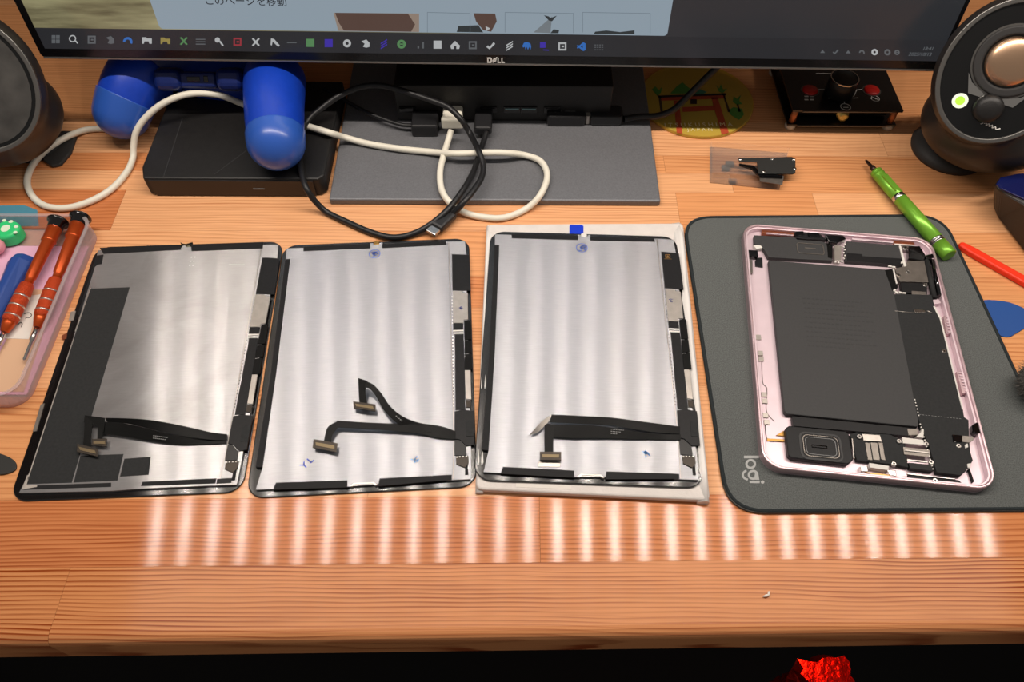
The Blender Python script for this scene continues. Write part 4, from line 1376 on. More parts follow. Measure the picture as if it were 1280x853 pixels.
# ---- left unit: torn tape, large black graphite sheets
d1 = display(T1, 'display_assembly', 'leftmost metal-backed tablet display with black sheets and worn edges', 1)
for pp, m in (([(124, 304.5), (224, 302.5), (225, 308.5), (129, 312)], 'black_tape'), ([(237, 302), (326, 300.6), (325.5, 308.4), (238, 310.4)], 'black_tape'),
              ([(120, 314), (129, 313), (126.6, 324.6), (121.3, 325.2), (118, 328), (99, 388), (96, 387)], 'black_tape'),
              ([(44, 604.5), (138, 601.9), (138, 607.2), (25.5, 610)], 'black_tape'), ([(178, 601), (272.5, 597.4), (271, 604), (176, 606.6)], 'black_tape'),
              ([(273, 598), (292, 597.3), (291, 603.6), (272, 604.4)], 'chip_black')):
    px_slab(T1, 'tape_strip', m, d1, pp, ZG, ZP + .0002, .0001)
px_slab(T1, 'graphite_sheet', 'black_sheet', d1, [(112.9, 354.9), (161.4, 353.8), (129.7, 460), (87.5, 601.3), (30.6, 602.4), (76, 462)], ZP, ZP + .0002)
px_slab(T1, 'graphite_sheet', 'black_sheet', d1, [(99, 566.5), (153.6, 564.9), (146, 599), (90.3, 601)], ZP, ZP + .0002)
px_slab(T1, 'graphite_sheet', 'black_sheet', d1, [(155, 571), (188.4, 568.6), (185.7, 591.9), (149.4, 594)], ZP, ZP + .0002)
for pp in ([(112, 354), (113.2, 354), (93.8, 407.6), (92.6, 407.6)], [(90.6, 417), (91.8, 417), (32.2, 596), (30.8, 596)], [(24, 608), (31, 590.5), (32.6, 594), (29.6, 604.6), (43, 604), (43, 606.6), (25, 609.5)]):
    px_slab(T1, 'bare_edge', 'shield_silver', d1, pp, ZG, ZP + .0003)
for pp, m in (([(88, 383), (94, 382.3), (91, 394), (85, 394.6)], 'shield_silver'), ([(76, 413), (83, 409.6), (82, 417), (77, 418)], 'copper'), ([(49, 500), (54, 498.6), (43.4, 534), (38.4, 534.6)], 'shield_grey')):
    px_slab(T1, 'torn_tape', m, d1, pp, ZG, ZG + .0004)
for pp in ([(224, 299.4), (227, 301), (231, 301.5), (239, 299.4), (240, 303), (236, 305.5), (226, 304.6)],):
    px_slab(T1, 'torn_tape', 'black_gloss', d1, pp, ZG, ZG + .0012)
px_slab(T1, 'torn_tape', 'steel', d1, [(231, 304.4), (234.6, 303), (237, 305), (233, 306)], ZG, ZG + .0015)
bm = newbm()
for k in range(6):
    a = T1.loc(238 + (k % 2) * 4 - (k // 2) * 1.0, 318 + (k // 2) * 5, ZP); box(bm, (a[0], a[1], ZP + .00005), (.0010, .0010, .0001))
for k in range(9):
    a = T1.loc(285 + k * 2.2, 327.4, ZP); box(bm, (a[0], a[1], ZP + .00003), (.0008, .0003, .00006))
finish('plate_print', bm, 'print_grey', d1)
zf = .0062
ribbon(T1, 'flex_cable', 'flex_black', d1, [((131, 518, .0075), (133, 523, .0062)), ((158, 519, .0085), (160, 526, .0070)), ((184, 521, .0088), (186, 532, .0072)), ((213, 526, .0082), (213, 539, .0070)), ((240, 532, .0070), (245, 545, .0062)), ((264, 538, .0056), (268, 548, .0052)), ((285, 541, .0040), (285, 548.5, .0040))])
f1 = ribbon(T1, 'flex_cable', 'flex_black', d1, [((128, 523, .0068), (128, 538, .0052)), ((150, 524.5, .0072), (158, 543, .0050)), ((182, 532, .0070), (190, 549, .0048)), ((210, 540, .0062), (221, 553, .0045)), ((245, 546, .0050), (248, 553.4, .0042)), ((284, 549, .0038), (284, 552.8, .0038))])
ribbon(T1, 'flex_head', 'flex_black', d1, [((104.9, 514.5, .0072), (103.5, 524, .0066)), ((116, 516, .0074), (116, 525, .0067)), ((130.5, 518.2, .0075), (129, 536, .0060))])
ribbon(T1, 'flex_leg', 'flex_black', d1, [((104.9, 515, .0072), (115.4, 516, .0072)), ((104, 535, .0062), (113.6, 536, .0062)), ((102.6, 554, .0052), (112, 556, .0052))])
ribbon(T1, 'flex_leg', 'flex_black', d1, [((121.2, 524, .0066), (127.9, 525, .0066)), ((121, 535, .0060), (127.7, 536, .0060)), ((120.6, 546, .0054), (127.3, 546, .0054))])
connector(T1, d1, [(95, 551), (121.4, 557.5), (120.3, 567.7), (94.4, 561.3)], .0054)
connector(T1, d1, [(114, 545), (132.4, 544.4), (132, 555), (113, 553)], .0058)
bm = newbm()
for k in range(2):
    for j in range(8 - k):
        a = T1.loc(192.5 + j * 2.4, 542.0 + k * 3 + j * .35, .0060); box(bm, (a[0], a[1], .0060 + .0003), (.0007, .0005, .0002))
finish('cable_print', bm, 'print_grey', d1)

# ---- second unit: forked flex cable lying across the plate
d2 = display(T2, 'display_assembly', 'second metal-backed tablet display from the left, with a forked black flex cable', 2)
stamp(T2, d2, 467.5, 317, .0042, 'ink_blue', 1, ZP + .00005)
stamp(T2, d2, 519, 573, .0030, 'ink_cyan', 2, ZP + .00005)
stamp(T2, d2, 575, 386, .0020, 'ink_dark', 5, ZP + .0010)
a = T2.loc(384.6, 576.6, ZP)
text('hand_lettering', 'Y L', .0056, 'ink_dark', d2, (a[0], a[1], ZP + .0001), (0, 0, math.radians(46)), .00003, 'CENTER', .00014)
ribbon(T2, 'flex_cable', 'flex_black', d2, [((569, 538.4, .0042), (569, 548.4, .0042)), ((552, 532.4, .0050), (548, 546.6, .0046)), ((526, 528.6, .0062), (526, 541.6, .0050)), ((492, 528.2, .0068), (492, 537.4, .0060)), ((455, 526.6, .0072), (455, 534.6, .0066)), ((421.6, 524, .0072), (421, 532.6, .0068))])
ribbon(T2, 'flex_head', 'flex_black', d2, [((424, 524, .0072), (422, 533.4, .0068)), ((411, 531, .0070), (419.6, 536.6, .0068)), ((407, 541, .0066), (415.6, 543, .0066)), ((405, 552, .0060), (414, 554, .0060))])
connector(T2, d2, [(392.4, 546.5), (422.4, 552), (421, 563.2), (391, 557)], .0064)
ribbon(T2, 'flex_cable', 'flex_black', d2, [((540, 530.6, .0058), (540, 540, .0052)), ((522, 527, .0066), (508, 534, .0058)), ((504, 519.8, .0082), (494, 526, .0074)), ((488, 507, .0098), (480, 511.4, .0090)), ((477, 491, .0112), (469.6, 493.6, .0106)), ((467, 480, .0118), (461.6, 484.6, .0114)), ((457.6, 475.4, .0116), (455.6, 483.4, .0112))], k=6)
ribbon(T2, 'flex_leg', 'flex_black', d2, [((447.8, 471.4, .0114), (459.6, 475.2, .0114)), ((448.6, 487, .0092), (457, 487.4, .0092)), ((449.6, 502, .0070), (459, 503, .0070))])
connector(T2, d2, [(441.4, 500), (469.8, 504.3), (469.6, 512.7), (442, 508.5)], .0074)
bm = newbm()
for j in range(6):
    a = T2.loc(494 + j * 1.7, 518 + j * 1.5, .0080); box(bm, (a[0], a[1], .0084), (.0007, .0005, .0002))
finish('cable_print', bm, 'print_grey', d2)

# ---- third unit: on the white foam pouch
d3 = display(T3, 'display_assembly', 'third metal-backed tablet display, resting on the white foam pouch', 3)
stamp(T3, d3, 726, 313, .0042, 'ink_blue', 3, ZP + .00005)
stamp(T3, d3, 806.6, 567.6, .0030, 'ink_cyan', 4, ZP + .00005)
stamp(T3, d3, 836.6, 378, .0022, 'ink_dark', 6, ZP + .0010)
a = T3.loc(832, 324, ZP)
bm = newbm(); ring(bm, rrect(a[0], a[1], .0034, .0034, .0004, 2), rrect(a[0], a[1], .0026, .0026, .0003, 2), ZP + .0006, ZP + .0007); box(bm, (a[0], a[1], ZP + .00065), (.0012, .0014, .0001)); box(bm, (a[0], a[1] - .0025, ZP + .00065), (.005, .0003, .0001)); finish('chip_print', bm, 'gold', d3)
ribbon(T3, 'flex_cable', 'flex_black', d3, [((689.5, 518, .0080), (687, 527.6, .0072)), ((726, 520, .0084), (726, 530, .0072)), ((764, 522.6, .0080), (764, 532.6, .0070)), ((800, 527.6, .0066), (812, 540.4, .0056)), ((848, 534.3, .0042), (848, 543.6, .0042))])
ribbon(T3, 'flex_cable', 'flex_black', d3, [((682, 530, .0064), (684, 541, .0058)), ((716, 531, .0066), (702, 546.6, .0050)), ((750, 533, .0062), (764, 548.2, .0046)), ((815, 543, .0050), (813, 549.8, .0042)), ((849, 544.2, .0039), (849, 551, .0039))])
ribbon(T3, 'flex_leg', 'flex_black', d3, [((681, 528.7, .0064), (693.2, 530.8, .0064)), ((681, 546, .0058), (692, 546, .0058)), ((681, 564.6, .0050), (691.8, 564.6, .0050))])
connector(T3, d3, [(675.4, 563.4), (701.8, 564), (701.6, 574.2), (676, 573.4)], .0054)
px_slab(T3, 'connector_reflection', 'shield_silver', d3, [(674.4, 575), (700.6, 576), (700, 582.4), (673.6, 581.6)], ZP, ZP + .0003)  # silver slab standing in for the connector's reflection in the plate
ribbon(T3, 'folded_tip', 'shield_silver', d3, [((690, 518, .0078), (685, 528, .0066)), ((677, 527, .0072), (676, 537, .0056)), ((662.4, 543, .0058), (671.4, 540.6, .0050))])
bm = newbm()
for k in range(3):
    for j in range(8 - k * 2):
        a = T3.loc(763 + j * 2.1, 537.4 + k * 2.6 + j * .2, .0052); box(bm, (a[0], a[1], .0058), (.0006, .0005, .0002))
finish('cable_print', bm, 'print_grey', d3)
bm = newbm()
a = T3.loc(719.5, 290.5, ZG)
tabp = thing('pull_tab', 'bright blue pull tab sticking out above the third tablet display', 'tab', (T3.pose[0], T3.pose[1], T3.pose[2]), T3.pose[3])
px_slab(T3, 'tab_strip', 'tab_blue', tabp, [(710.8, 299), (710.8, 286), (712.4, 284.4), (726.4, 284.8), (728, 286.4), (728, 299.5)], -.0001, .0000)

# ---- white foam pouch under it
pch = thing('foam_pouch', 'white translucent foam pouch lying under the third tablet display', 'pouch', (0, 0, 0))
PP = [at(x, y, .0044) for x, y in ((609, 280.5), (854, 279), (888, 626), (594.5, 612))]
bm = newbm(); prism(bm, round_poly(PP, .004, 4), 0.0, 0.0048); finish('sheet', bm, 'foam_white', pch, bevel=.0015, seg=3)
# turned-up rims on the right, left and front
def rim(pa, pb, w0, h, nm='rim'):
    a, b2 = at(*pa, .006), at(*pb, .006)
    d = (b2 - a).normalized(); n = Vector((-d.y, d.x, 0))
    bm = newbm()
    rows = []
    for i in range(13):
        p = a.lerp(b2, i / 12)
        j = (.62 if i in (0, 12) else 1) + .14 * math.sin(i * 1.9) + .08 * math.sin(i * 4.1)
        rows.append([bm.verts.new((p.x + n.x * w0 * t, p.y + n.y * w0 * t, z * (j if z > .001 else 1))) for t, z in ((0, 0), (0.02, h * .72), (.30, h), (.62, h * .86), (.86, .0058), (1.15, .0052), (1.15, 0))])
    for q, r2 in zip(rows, rows[1:]):
        for k in range(6):
            f = bm.faces.new((q[k], r2[k], r2[k + 1], q[k + 1])); f.smooth = True
    bm.faces.new(rows[0]); bm.faces.new(list(reversed(rows[-1])))
    bmesh.ops.recalc_face_normals(bm, faces=bm.faces)
    return finish(nm, bm, 'foam_edge', pch)


rim((888, 626), (852.5, 275.5), .0058, .0078)
rim((608, 279), (593.8, 612.5), .0040, .0058)
bm = newbm(); prism(bm, [at(x, y, .0050).xy[:] for x, y in ((645, 602.8), (714, 606), (714, 612), (645, 609))], .0047, .00495); finish('clear_tape', bm, 'paper', pch)

# ================================================================== OPENED PINK TABLET
tb = thing('opened_tablet', 'opened pink tablet showing its black battery, boards and speakers', 'tablet', (T4.pose[0], T4.pose[1], T4.pose[2]), T4.pose[3])
ZR = .0063
ZF = .0012
bm = newbm(); prism(bm, rrect(0, 0, TW, TH, .0125, 10), 0.0, ZF)
finish('back_shell', bm, 'pink_metal', tb)
bm = newbm(); ring(bm, rrect(0, 0, TW, TH, .0125, 10), rrect(0, 0, TW - .0034, TH - .0034, .0110, 10), 0.0, ZR); finish('side_wall', bm, 'pink_edge', tb, bevel=.0006, seg=3)
bm = newbm(); ring(bm, rrect(0, 0, TW - .0034, TH - .0034, .0110, 10), rrect(.0, 0, TW - .0062, TH - .0060, .0095, 10), ZF, ZR - .0011); finish('inner_ledge', bm, 'pink_metal', tb, bevel=.0003)
P4 = lambda n, m, pp, z0, z1, bv=.00015, par=None: px_slab(T4, n, m, par or tb, pp, z0, z1, bv)
bt = P4('battery', 'battery', [(959.5, 322.8), (1106.5, 334.4), (1113.6, 338.5), (1149.4, 529), (1148, 534), (982, 517.6), (979, 514)], ZF, .0050, .0004)
bm = newbm()
for k in range(11):
    y = 371 + k * 6.0
    n_ = [14, 12, 16, 15, 16, 13, 16, 15, 14, 16, 10][k]
    for j in range(n_):
        a = T4.loc(1004 + k * .6 + j * 5.6, y + j * .42, .0050)
        box(bm, (a[0], a[1], .00503), (.0022 - .0005 * ((j * 7 + k) % 3), .0009, .00005))
finish('battery_print', bm, 'print_dark', bt)
P4('battery_strip', 'chip_black', [(988.5, 520.6), (1150, 536.6), (1137.6, 546), (990, 533)], ZF, .0044)
# main board and its black shield
mb = P4('logic_board', 'black_sheet', [(1113.6, 365.4), (1166, 366.4), (1170, 382), (1177.5, 396), (1205.4, 512), (1207, 522), (1212.6, 525.6), (1213, 545), (1214.4, 565), (1218, 577), (1213, 586), (1203.4, 596), (1172, 592), (1163, 560), (1152.4, 535), (1146, 515), (1117, 385)], ZF, .0048)
bm = newbm()
for k in range(14):
    a = T4.loc(1151 + k * 3.9, 518.8 + k * .4, .0048); box(bm, (a[0], a[1], .00483), (.0011, .0002, .00006), -.1)
finish('shield_perforation', bm, 'print_grey', mb)
bm = newbm()
for x0, y0, x1, y1, n in ((1124.6, 420, 1130, 446, 6), (1144, 500, 1149, 520, 6), (1151, 531, 1167, 588, 15), (1114, 366, 1118, 386, 4)):
    for k in range(n):
        t = k / (n - 1)
        a = T4.loc(x0 + (x1 - x0) * t, y0 + (y1 - y0) * t, .0046); box(bm, (a[0], a[1], .0046), (.0007, .0007, .0006), .3)
o = finish('solder_dots', bm, 'white_bit', mb); o['kind'] = 'stuff'
bm = newbm(); tube(bm, [T4.loc(1119, 387, .0050) + (.0050,), T4.loc(1144, 389.4, .0050) + (.0050,)], .0002, 6); tube(bm, [T4.loc(1160, 387, .0052) + (.0052,), T4.loc(1166, 389.5, .0052) + (.0052,)], .0004, 6); finish('antenna_wire', bm, 'shield_silver', mb)
P4('antenna_clip', 'steel', [(1143, 385.4), (1148, 384.4), (1158, 386), (1158, 388.6), (1145, 389.6)], .0048, .0056, .0002, mb)


def screw(px, py, z, r=.0013, m='steel'):
    x, y = T4.loc(px, py, z)
    bm = newbm(); lathe(bm, (x, y, z - .0012), (x, y, 1), [(0, r), (.0010, r), (.0013, r * .8)], 14); prism(bm, circ(x, y, r * .35, n=8), z, z + .0002); bm.faces.ensure_lookup_table()
    for f in bm.faces[-10:]:
        f.material_index = 1
    return finish('screw', bm, m, tb, mats=[m, 'black_gloss'])


# top left speaker, top modules
sp1 = P4('speaker_module', 'battery', [(941, 291), (992, 293.6), (996, 296.6), (1026, 298.6), (1032.4, 301), (1041, 323.2), (1000, 321.4), (959.4, 319), (953.6, 309), (949.6, 304.4), (941.6, 302.4)], ZF, .0048, .0004)


def oval(root_, T, cx, cy, hx, hy, z, m, w=.0005, h=.0004, name='gasket_ring', ang=None):
    x, y = T.loc(cx, cy, z)
    o_ = rrect(x, y, hx * 2, hy * 2, min(hx, hy) * .45, 6)
    i_ = rrect(x, y, hx * 2 - w * 2, hy * 2 - w * 2, min(hx, hy) * .45 - w, 6)
    bm = newbm(); ring(bm, o_, i_, z - .0002, z + h)
    return finish(name, bm, m, root_)


oval(sp1, T4, 1012.2, 308.6, .0096, .0050, .0048, 'shield_grey', .0006)
x, y = T4.loc(1012, 308, .0048); slab('slot', 'shield_grey', sp1, rrect(x, y, .0078, .0010, .0004, 3), .0047, .0051)
P4('recess', 'copper', [(951, 284.6), (992, 288), (992, 291.2), (951, 289)], ZF, .0036)
P4('antenna_bar', 'pink_edge', [(957, 287.4), (991, 290.4), (991, 291.8), (957, 289)], .0034, .0046)
P4('top_flex', 'chip_black', [(993, 288), (1026, 290.6), (1032, 296.6), (1008, 296), (994, 294.6)], ZF, .0044)
P4('sensor_block', 'black_gloss', [(994, 286), (1003.4, 286), (1005, 291), (994.6, 291.4)], ZF, .0052)
P4('sensor_block', 'black_gloss', [(1009, 287.6), (1023, 288.4), (1025, 293), (1010, 292.4)], ZF, .0052)
P4('camera_block', 'black_gloss', [(1031, 290.4), (1054, 291.6), (1057.6, 295.4), (1047, 300.6), (1036, 299.6)], ZF, .0054, .0004)
P4('centre_shield', 'shield_silver', [(1042.6, 303.6), (1052, 304.6), (1051, 323.6), (1043, 323.4)], ZF, .0050)
P4('flex_strip', 'flex_black', [(1033, 301), (1040.6, 302.6), (1040.4, 321), (1034.6, 319.6)], .003, .0049)
bm = newbm()
for k in range(7):
    a = T4.loc(1054.6 + (k % 2) * 1.4, 299 + k * 3.6, .0048); box(bm, (a[0], a[1], .0046), (.0011, .0009, .0010), k)
for x, y in ((1044, 325), (1048, 325.6), (1052.5, 324.5), (1035, 304)):
    a = T4.loc(x, y, .0046); box(bm, (a[0], a[1], .0044), (.0014, .0010, .0010), x)
finish('metal_tabs', bm, 'white_bit', tb)
sp2 = P4('receiver_module', 'battery', [(1058, 298.4), (1122, 303.6), (1126, 306), (1131.4, 328.6), (1112.6, 327.6), (1057, 323.6), (1056, 310)], ZF, .0048, .0004)
P4('module_step', 'chip_black', [(1058.4, 313.6), (1078, 315), (1078, 317.6), (1128, 320.4), (1131, 328), (1112.6, 327), (1058.4, 323)], .0047, .0051, .0001, sp2)
P4('antenna_bar', 'pink_metal', [(1065, 294.2), (1117.6, 298.9), (1117.6, 300.6), (1065, 296.4)], ZF, .0050)
P4('recess', 'copper', [(1118, 297.6), (1144, 299.4), (1144, 303), (1118, 301.4)], ZF, .0032)
P4('antenna_bar', 'white_bit', [(1119, 301.4), (1144, 303), (1144, 304.2), (1119, 302.8)], .003, .0048)
P4('camera_module', 'black_gloss', [(1136.6, 304.6), (1151, 304.4), (1158.4, 316), (1156.6, 323), (1137, 320)], ZF, .0052, .0004)
screw(1132.6, 306.6, .0052, .0020); screw(1124, 341.4, .0054, .0017); screw(1135.8, 337.4, .0054, .0015); screw(1158, 353.6, .0054, .0018)
P4('bracket_rail', 'white_bit', [(1124.6, 303.6), (1127, 303.8), (1133.4, 328), (1130.4, 328.4)], .003, .0054)
P4('camera_plate', 'shield_grey', [(1135.4, 323.6), (1156.6, 323), (1162, 350.4), (1125.8, 349.6), (1119.4, 333), (1131, 330.4)], ZF, .0050)
P4('lower_module', 'chip_black', [(1126.6, 351), (1160, 352), (1160.4, 365.6), (1128.8, 363.8)], ZF, .0048)
P4('module_tab', 'shield_grey', [(1140.6, 361.4), (1159, 362.6), (1159.4, 366.4), (1141, 365.8)], .004, .0050)
P4('battery_flex', 'flex_black', [(1106.6, 334.8), (1117.4, 333.4), (1123.6, 357), (1116, 361.6)], ZF, .0052)
P4('flex_rail', 'white_bit', [(1116.4, 333), (1118.4, 333), (1122.6, 352), (1121, 352.6)], .003, .0057)
bm = newbm()
for x, y in ((1113, 330.6), (1117.6, 331.6), (1118.6, 361), (1121, 363.6), (1126, 363.8), (1131, 364.6), (1128, 326), (1132, 329.6)):
    a = T4.loc(x, y, .0050); box(bm, (a[0], a[1], .0048), (.0022, .0012, .0012), x * .7)
finish('metal_tabs', bm, 'white_bit', tb)
for (xa, ya), (xb, yb), r, m in (((1159.6, 322.6), (1170, 370.6), .0019, 'black_matte'), ((1167, 321.6), (1176.4, 367), .0015, 'black_gloss')):
    bm = newbm(); tube(bm, [T4.loc(xa, ya, .0050) + (.0042,), T4.loc(xb, yb, .0050) + (.0042,)], r, 12); finish('magnet_rod', bm, m, tb)
P4('volume_button_flex', 'black_gloss', [(1157, 316.6), (1167, 314), (1170, 319), (1160, 322)], .002, .0056, .0003)
P4('flex_end', 'pink_metal', [(1163.6, 373), (1175, 372), (1178, 377), (1168, 378.6)], ZF, .0046, .0003)
# lower speaker and dock connectors
sp3 = P4('speaker_module', 'chip_black', [(980, 536), (984.8, 532.6), (1056.6, 539.8), (1060.8, 543.6), (1066.4, 575.6), (1060, 581.6), (988, 573.8), (983.6, 570)], ZF, .0052, .0006)
oval(sp3, T4, 1025, 559.6, .0125, .0092, .0052, 'print_dark', .0012, .0002, 'recess_ring')
oval(sp3, T4, 1025, 559.4, .0105, .0072, .0052, 'shield_grey', .0004, .0004)
oval(sp3, T4, 1025, 559.4, .0090, .0058, .0052, 'print_grey', .0003, .0003)
oval(sp3, T4, 1023, 559.6, .0046, .0009, .0052, 'black_gloss', .0003, .0004, 'slot')
dk = P4('connector_board', 'black_sheet', [(1062, 543.6), (1070, 541), (1112, 544), (1131, 551.6), (1136, 586), (1118, 582), (1070.6, 576.6)], ZF, .0042)
P4('board_bracket', 'steel', [(1064, 549), (1065.8, 549), (1068, 575), (1066.2, 575)], .0040, .0048)
P4('connector_cover', 'shield_silver', [(1077.6, 543.2), (1100, 544.8), (1102.6, 553.2), (1079.3, 551.6)], .0040, .0050)
for k, (xa, xb) in enumerate(((1081, 1087), (1088, 1096.6), (1098, 1103.4))):
    P4('grey_flex', 'shield_grey', [(xa, 554), (xb, 554.6), (xb + 3.6, 576.8), (xa + 3.6, 576)], .0041, .0046)
P4('white_label', 'white_bit', [(1128, 547.4), (1155, 550.8), (1156, 557.4), (1129.4, 555)], .0042, .0051)
P4('connector_cover', 'shield_grey', [(1129.2, 559.6), (1163, 563.6), (1164.4, 573), (1130.6, 569.4)], .0041, .0048)
P4('silver_bar', 'steel', [(1131, 562.6), (1161.6, 566), (1161.8, 568), (1131.6, 564.8)], .0047, .0054)
P4('silver_bar', 'steel', [(1134, 575), (1160, 577.6), (1160.4, 579.8), (1134.4, 577.4)], .0042, .0052)
P4('connector_base', 'chip_black', [(1136, 579.6), (1164, 582.4), (1168, 590.6), (1138, 587)], ZF, .0046)
P4('flex_pad', 'shield_grey', [(1134.6, 536.6), (1148, 537.2), (1148.4, 544.4), (1136.4, 545.2)], ZF, .0048)
P4('silver_tab', 'white_bit', [(1146, 546.6), (1152, 541), (1153.6, 535.6), (1156, 538), (1155.4, 548.4)], ZF, .0050, .0003)
for a in ((1074, 546.4), (1124.4, 552.2), (1159, 555.8), (1165, 579.2), (1117.6, 581.2), (1200, 558.4), (1170, 602.6), (1181.8, 438)):
    screw(a[0], a[1], .0052, .0016)
P4('charging_port', 'white_bit', [(1086.4, 580), (1111.6, 584), (1110.4, 589.4), (1087, 585.8)], ZF, .0048)
P4('port_clip', 'steel', [(1074.6, 584), (1084, 583.4), (1085, 591), (1076, 591)], ZF, .0046, .0003)
P4('port_clip', 'steel', [(1108.6, 588), (1120, 589.6), (1121, 597), (1113, 596)], ZF, .0046, .0003)
P4('adhesive_residue', 'gold', [(1078, 591), (1112, 595), (1136, 600), (1134, 602.4), (1098, 597.4)], ZF, .0038, .0002)
P4('lower_antenna', 'chip_black', [(1136, 594.6), (1200, 602), (1206, 607.8), (1138, 600.6)], ZF, .0036)
P4('antenna_bar', 'steel', [(1134, 593), (1196, 600), (1196, 601.4), (1134, 594.6)], .003, .0044)
# right edge: magnets, buttons, latch
P4('side_flex', 'pink_edge', [(1180.6, 393.4), (1188.6, 392.6), (1190, 415.6), (1184.6, 416)], ZF, .0046)
P4('side_flex', 'pink_edge', [(1197.6, 464), (1203.2, 464), (1213.4, 490.6), (1205, 492.2)], ZF, .0046)
for x0, y0, x1, y1, n in ((1186, 395, 1188.4, 414, 6), (1202, 466, 1210.4, 489, 7)):
    bm = newbm()
    for k in range(n):
        t = k / (n - 1)
        a = T4.loc(x0 + (x1 - x0) * t, y0 + (y1 - y0) * t, .005); box(bm, (a[0], a[1], .0050), (.0022, .0007, .0008), .1)
    o = finish('flex_ribs', bm, 'pink_metal', tb); o['kind'] = 'stuff'
P4('board_rail', 'white_bit', [(1168, 381), (1170, 380.6), (1178, 396), (1206, 512), (1204.4, 512.4), (1176.2, 396.6)], ZF, .0052)
P4('side_latch', 'black_gloss', [(1217.6, 531.4), (1223, 528.4), (1229.4, 530.6), (1229.6, 542), (1222.6, 543.4), (1218.4, 540)], ZF, .0056, .0005)
P4('latch_arm', 'shield_grey', [(1204.6, 545.4), (1219, 546.6), (1219, 551), (1214, 554.6), (1204.6, 553.4)], .0046, .0053)
P4('microphone', 'black_gloss', [(1192, 544), (1204.4, 545.2), (1204, 553.6), (1193.6, 553)], .0046, .0056)
P4('silver_tab', 'white_bit', [(1208, 557), (1211.6, 555), (1212.4, 560), (1208.6, 561.6)], .0046, .0056, .0003)
P4('silver_tab', 'white_bit', [(1211, 581), (1216, 580.4), (1214.6, 587), (1211.6, 586)], .003, .0054, .0003)
P4('antenna_flex', 'flex_black', [(1212, 588), (1214, 587), (1219.6, 604), (1217.6, 605)], ZF, .0030)
# left edge: contact pads, tag, antenna
for x, y in ((945.9, 420.3), (948.3, 440.6), (949.3, 447.7), (953, 492.9), (954, 501.2), (954.9, 519.4), (956.3, 528)):
    P4('contact_pad', 'shield_silver', [(x - 3.2, y - 3), (x + 3.4, y - 2.8), (x + 4, y + 3), (x - 2.8, y + 2.8)], ZF, .0022, .0001)
P4('black_tag', 'chip_black', [(942.4, 324), (946, 319.6), (951.6, 319.4), (952.2, 331.8), (942.8, 330.4)], ZF, .0022)
P4('antenna_strip', 'shield_grey', [(933.6, 322), (939, 322.6), (939.4, 339), (936.4, 339)], ZF, .0034)
P4('button_block', 'black_gloss', [(934, 309.6), (945.6, 310.4), (946.4, 318.4), (935, 317.4)], ZF, .0052, .0003)
P4('silver_tab', 'white_bit', [(940, 304), (951, 303), (952.6, 307), (944, 308.6)], ZF, .0046, .0003)
P4('gold_strip', 'gold', [(957, 548.6), (979, 550), (979, 553), (957, 551.6)], ZF, .0022)
P4('gold_strip', 'gold', [(968, 545), (978, 539), (979, 546)], ZF, .0020)
bm = newbm(); tube(bm, spline([T4.loc(x, y, .0016) + (.0016,) for x, y in ((954.6, 532), (956, 546), (958.6, 551.6), (966, 553))], 5), .00025, 5); tube(bm, spline([T4.loc(x, y, .0016) + (.0016,) for x, y in ((950.4, 452), (951.8, 478), (957, 486), (956.4, 514), (966, 527))], 5), .00018, 5); finish('seal_bead', bm, 'shield_grey', tb)

# ================================================================== LOOSE TOOLS
def axis_thing(name, label, cat, pa, za, pb, zb):
    a, b2 = at(pa[0], pa[1], za), at(pb[0], pb[1], zb)
    root = thing(name, label, cat, ((a.x + b2.x) / 2, (a.y + b2.y) / 2, 0))
    return root, a - root.location, b2 - root.location


root, a, b2 = axis_thing('screwdriver', 'green metal pen screwdriver with a dark bit lying across the mouse pad edge', 'screwdriver', (1187, 320), .0075, (1082, 200), .0062)
L = (b2 - a).length
bm = newbm(); lathe(bm, a, b2, [(0, .0046), (.0006, .0053), (.0122, .0053), (.0122, .0048)], 28); finish('end_cap', bm, 'green_metal', root)
bm = newbm(); lathe(bm, a, b2, [(.0118, .0046), (.0122, .0052), (.0133, .0052), (.0136, .0047), (.0146, .0047), (.0149, .0052), (.0160, .0052), (.0164, .0046)], 28); finish('ring', bm, 'steel', root)
bm = newbm(); lathe(bm, a, b2, [(.0160, .0046), (.0163, .0053), (L * .56, .0050), (L * .565, .0044)], 28); finish('handle', bm, 'green_metal', root)
bm = newbm(); lathe(bm, a, b2, [(L * .555, .0043), (L * .56, .0049), (L * .595, .0049), (L * .60, .0044)], 28); finish('ring', bm, 'steel', root)
bm = newbm(); lathe(bm, a, b2, [(L * .59, .0042), (L * .595, .0049), (L * .80, .0047), (L * .81, .0044), (L * .82, .0047), (L * .835, .0047), (L * .84, .0042), (L * .85, .0046), (L * .865, .0045), (L * .88, .0026)], 28); fs = finish('handle', bm, 'green_metal', root)
dx = (b2 - a).normalized(); sd = Vector((-dx.y, dx.x, 0))
bm = newbm(); prism(bm, [(a + dx * L * t + sd * s).xy[:] for t, s in ((.615, -.0018), (.78, -.0018), (.78, .0028), (.615, .0028))], .0105, .0117); finish('flat_face', bm, 'green_metal', fs)
bm = newbm(); lathe(bm, a, b2, [(L * .87, .0021), (L * .92, .0020), (L * .925, .0014), (L * .985, .0011), (L, .0004)], 14); finish('bit', bm, 'bit_dark', root)

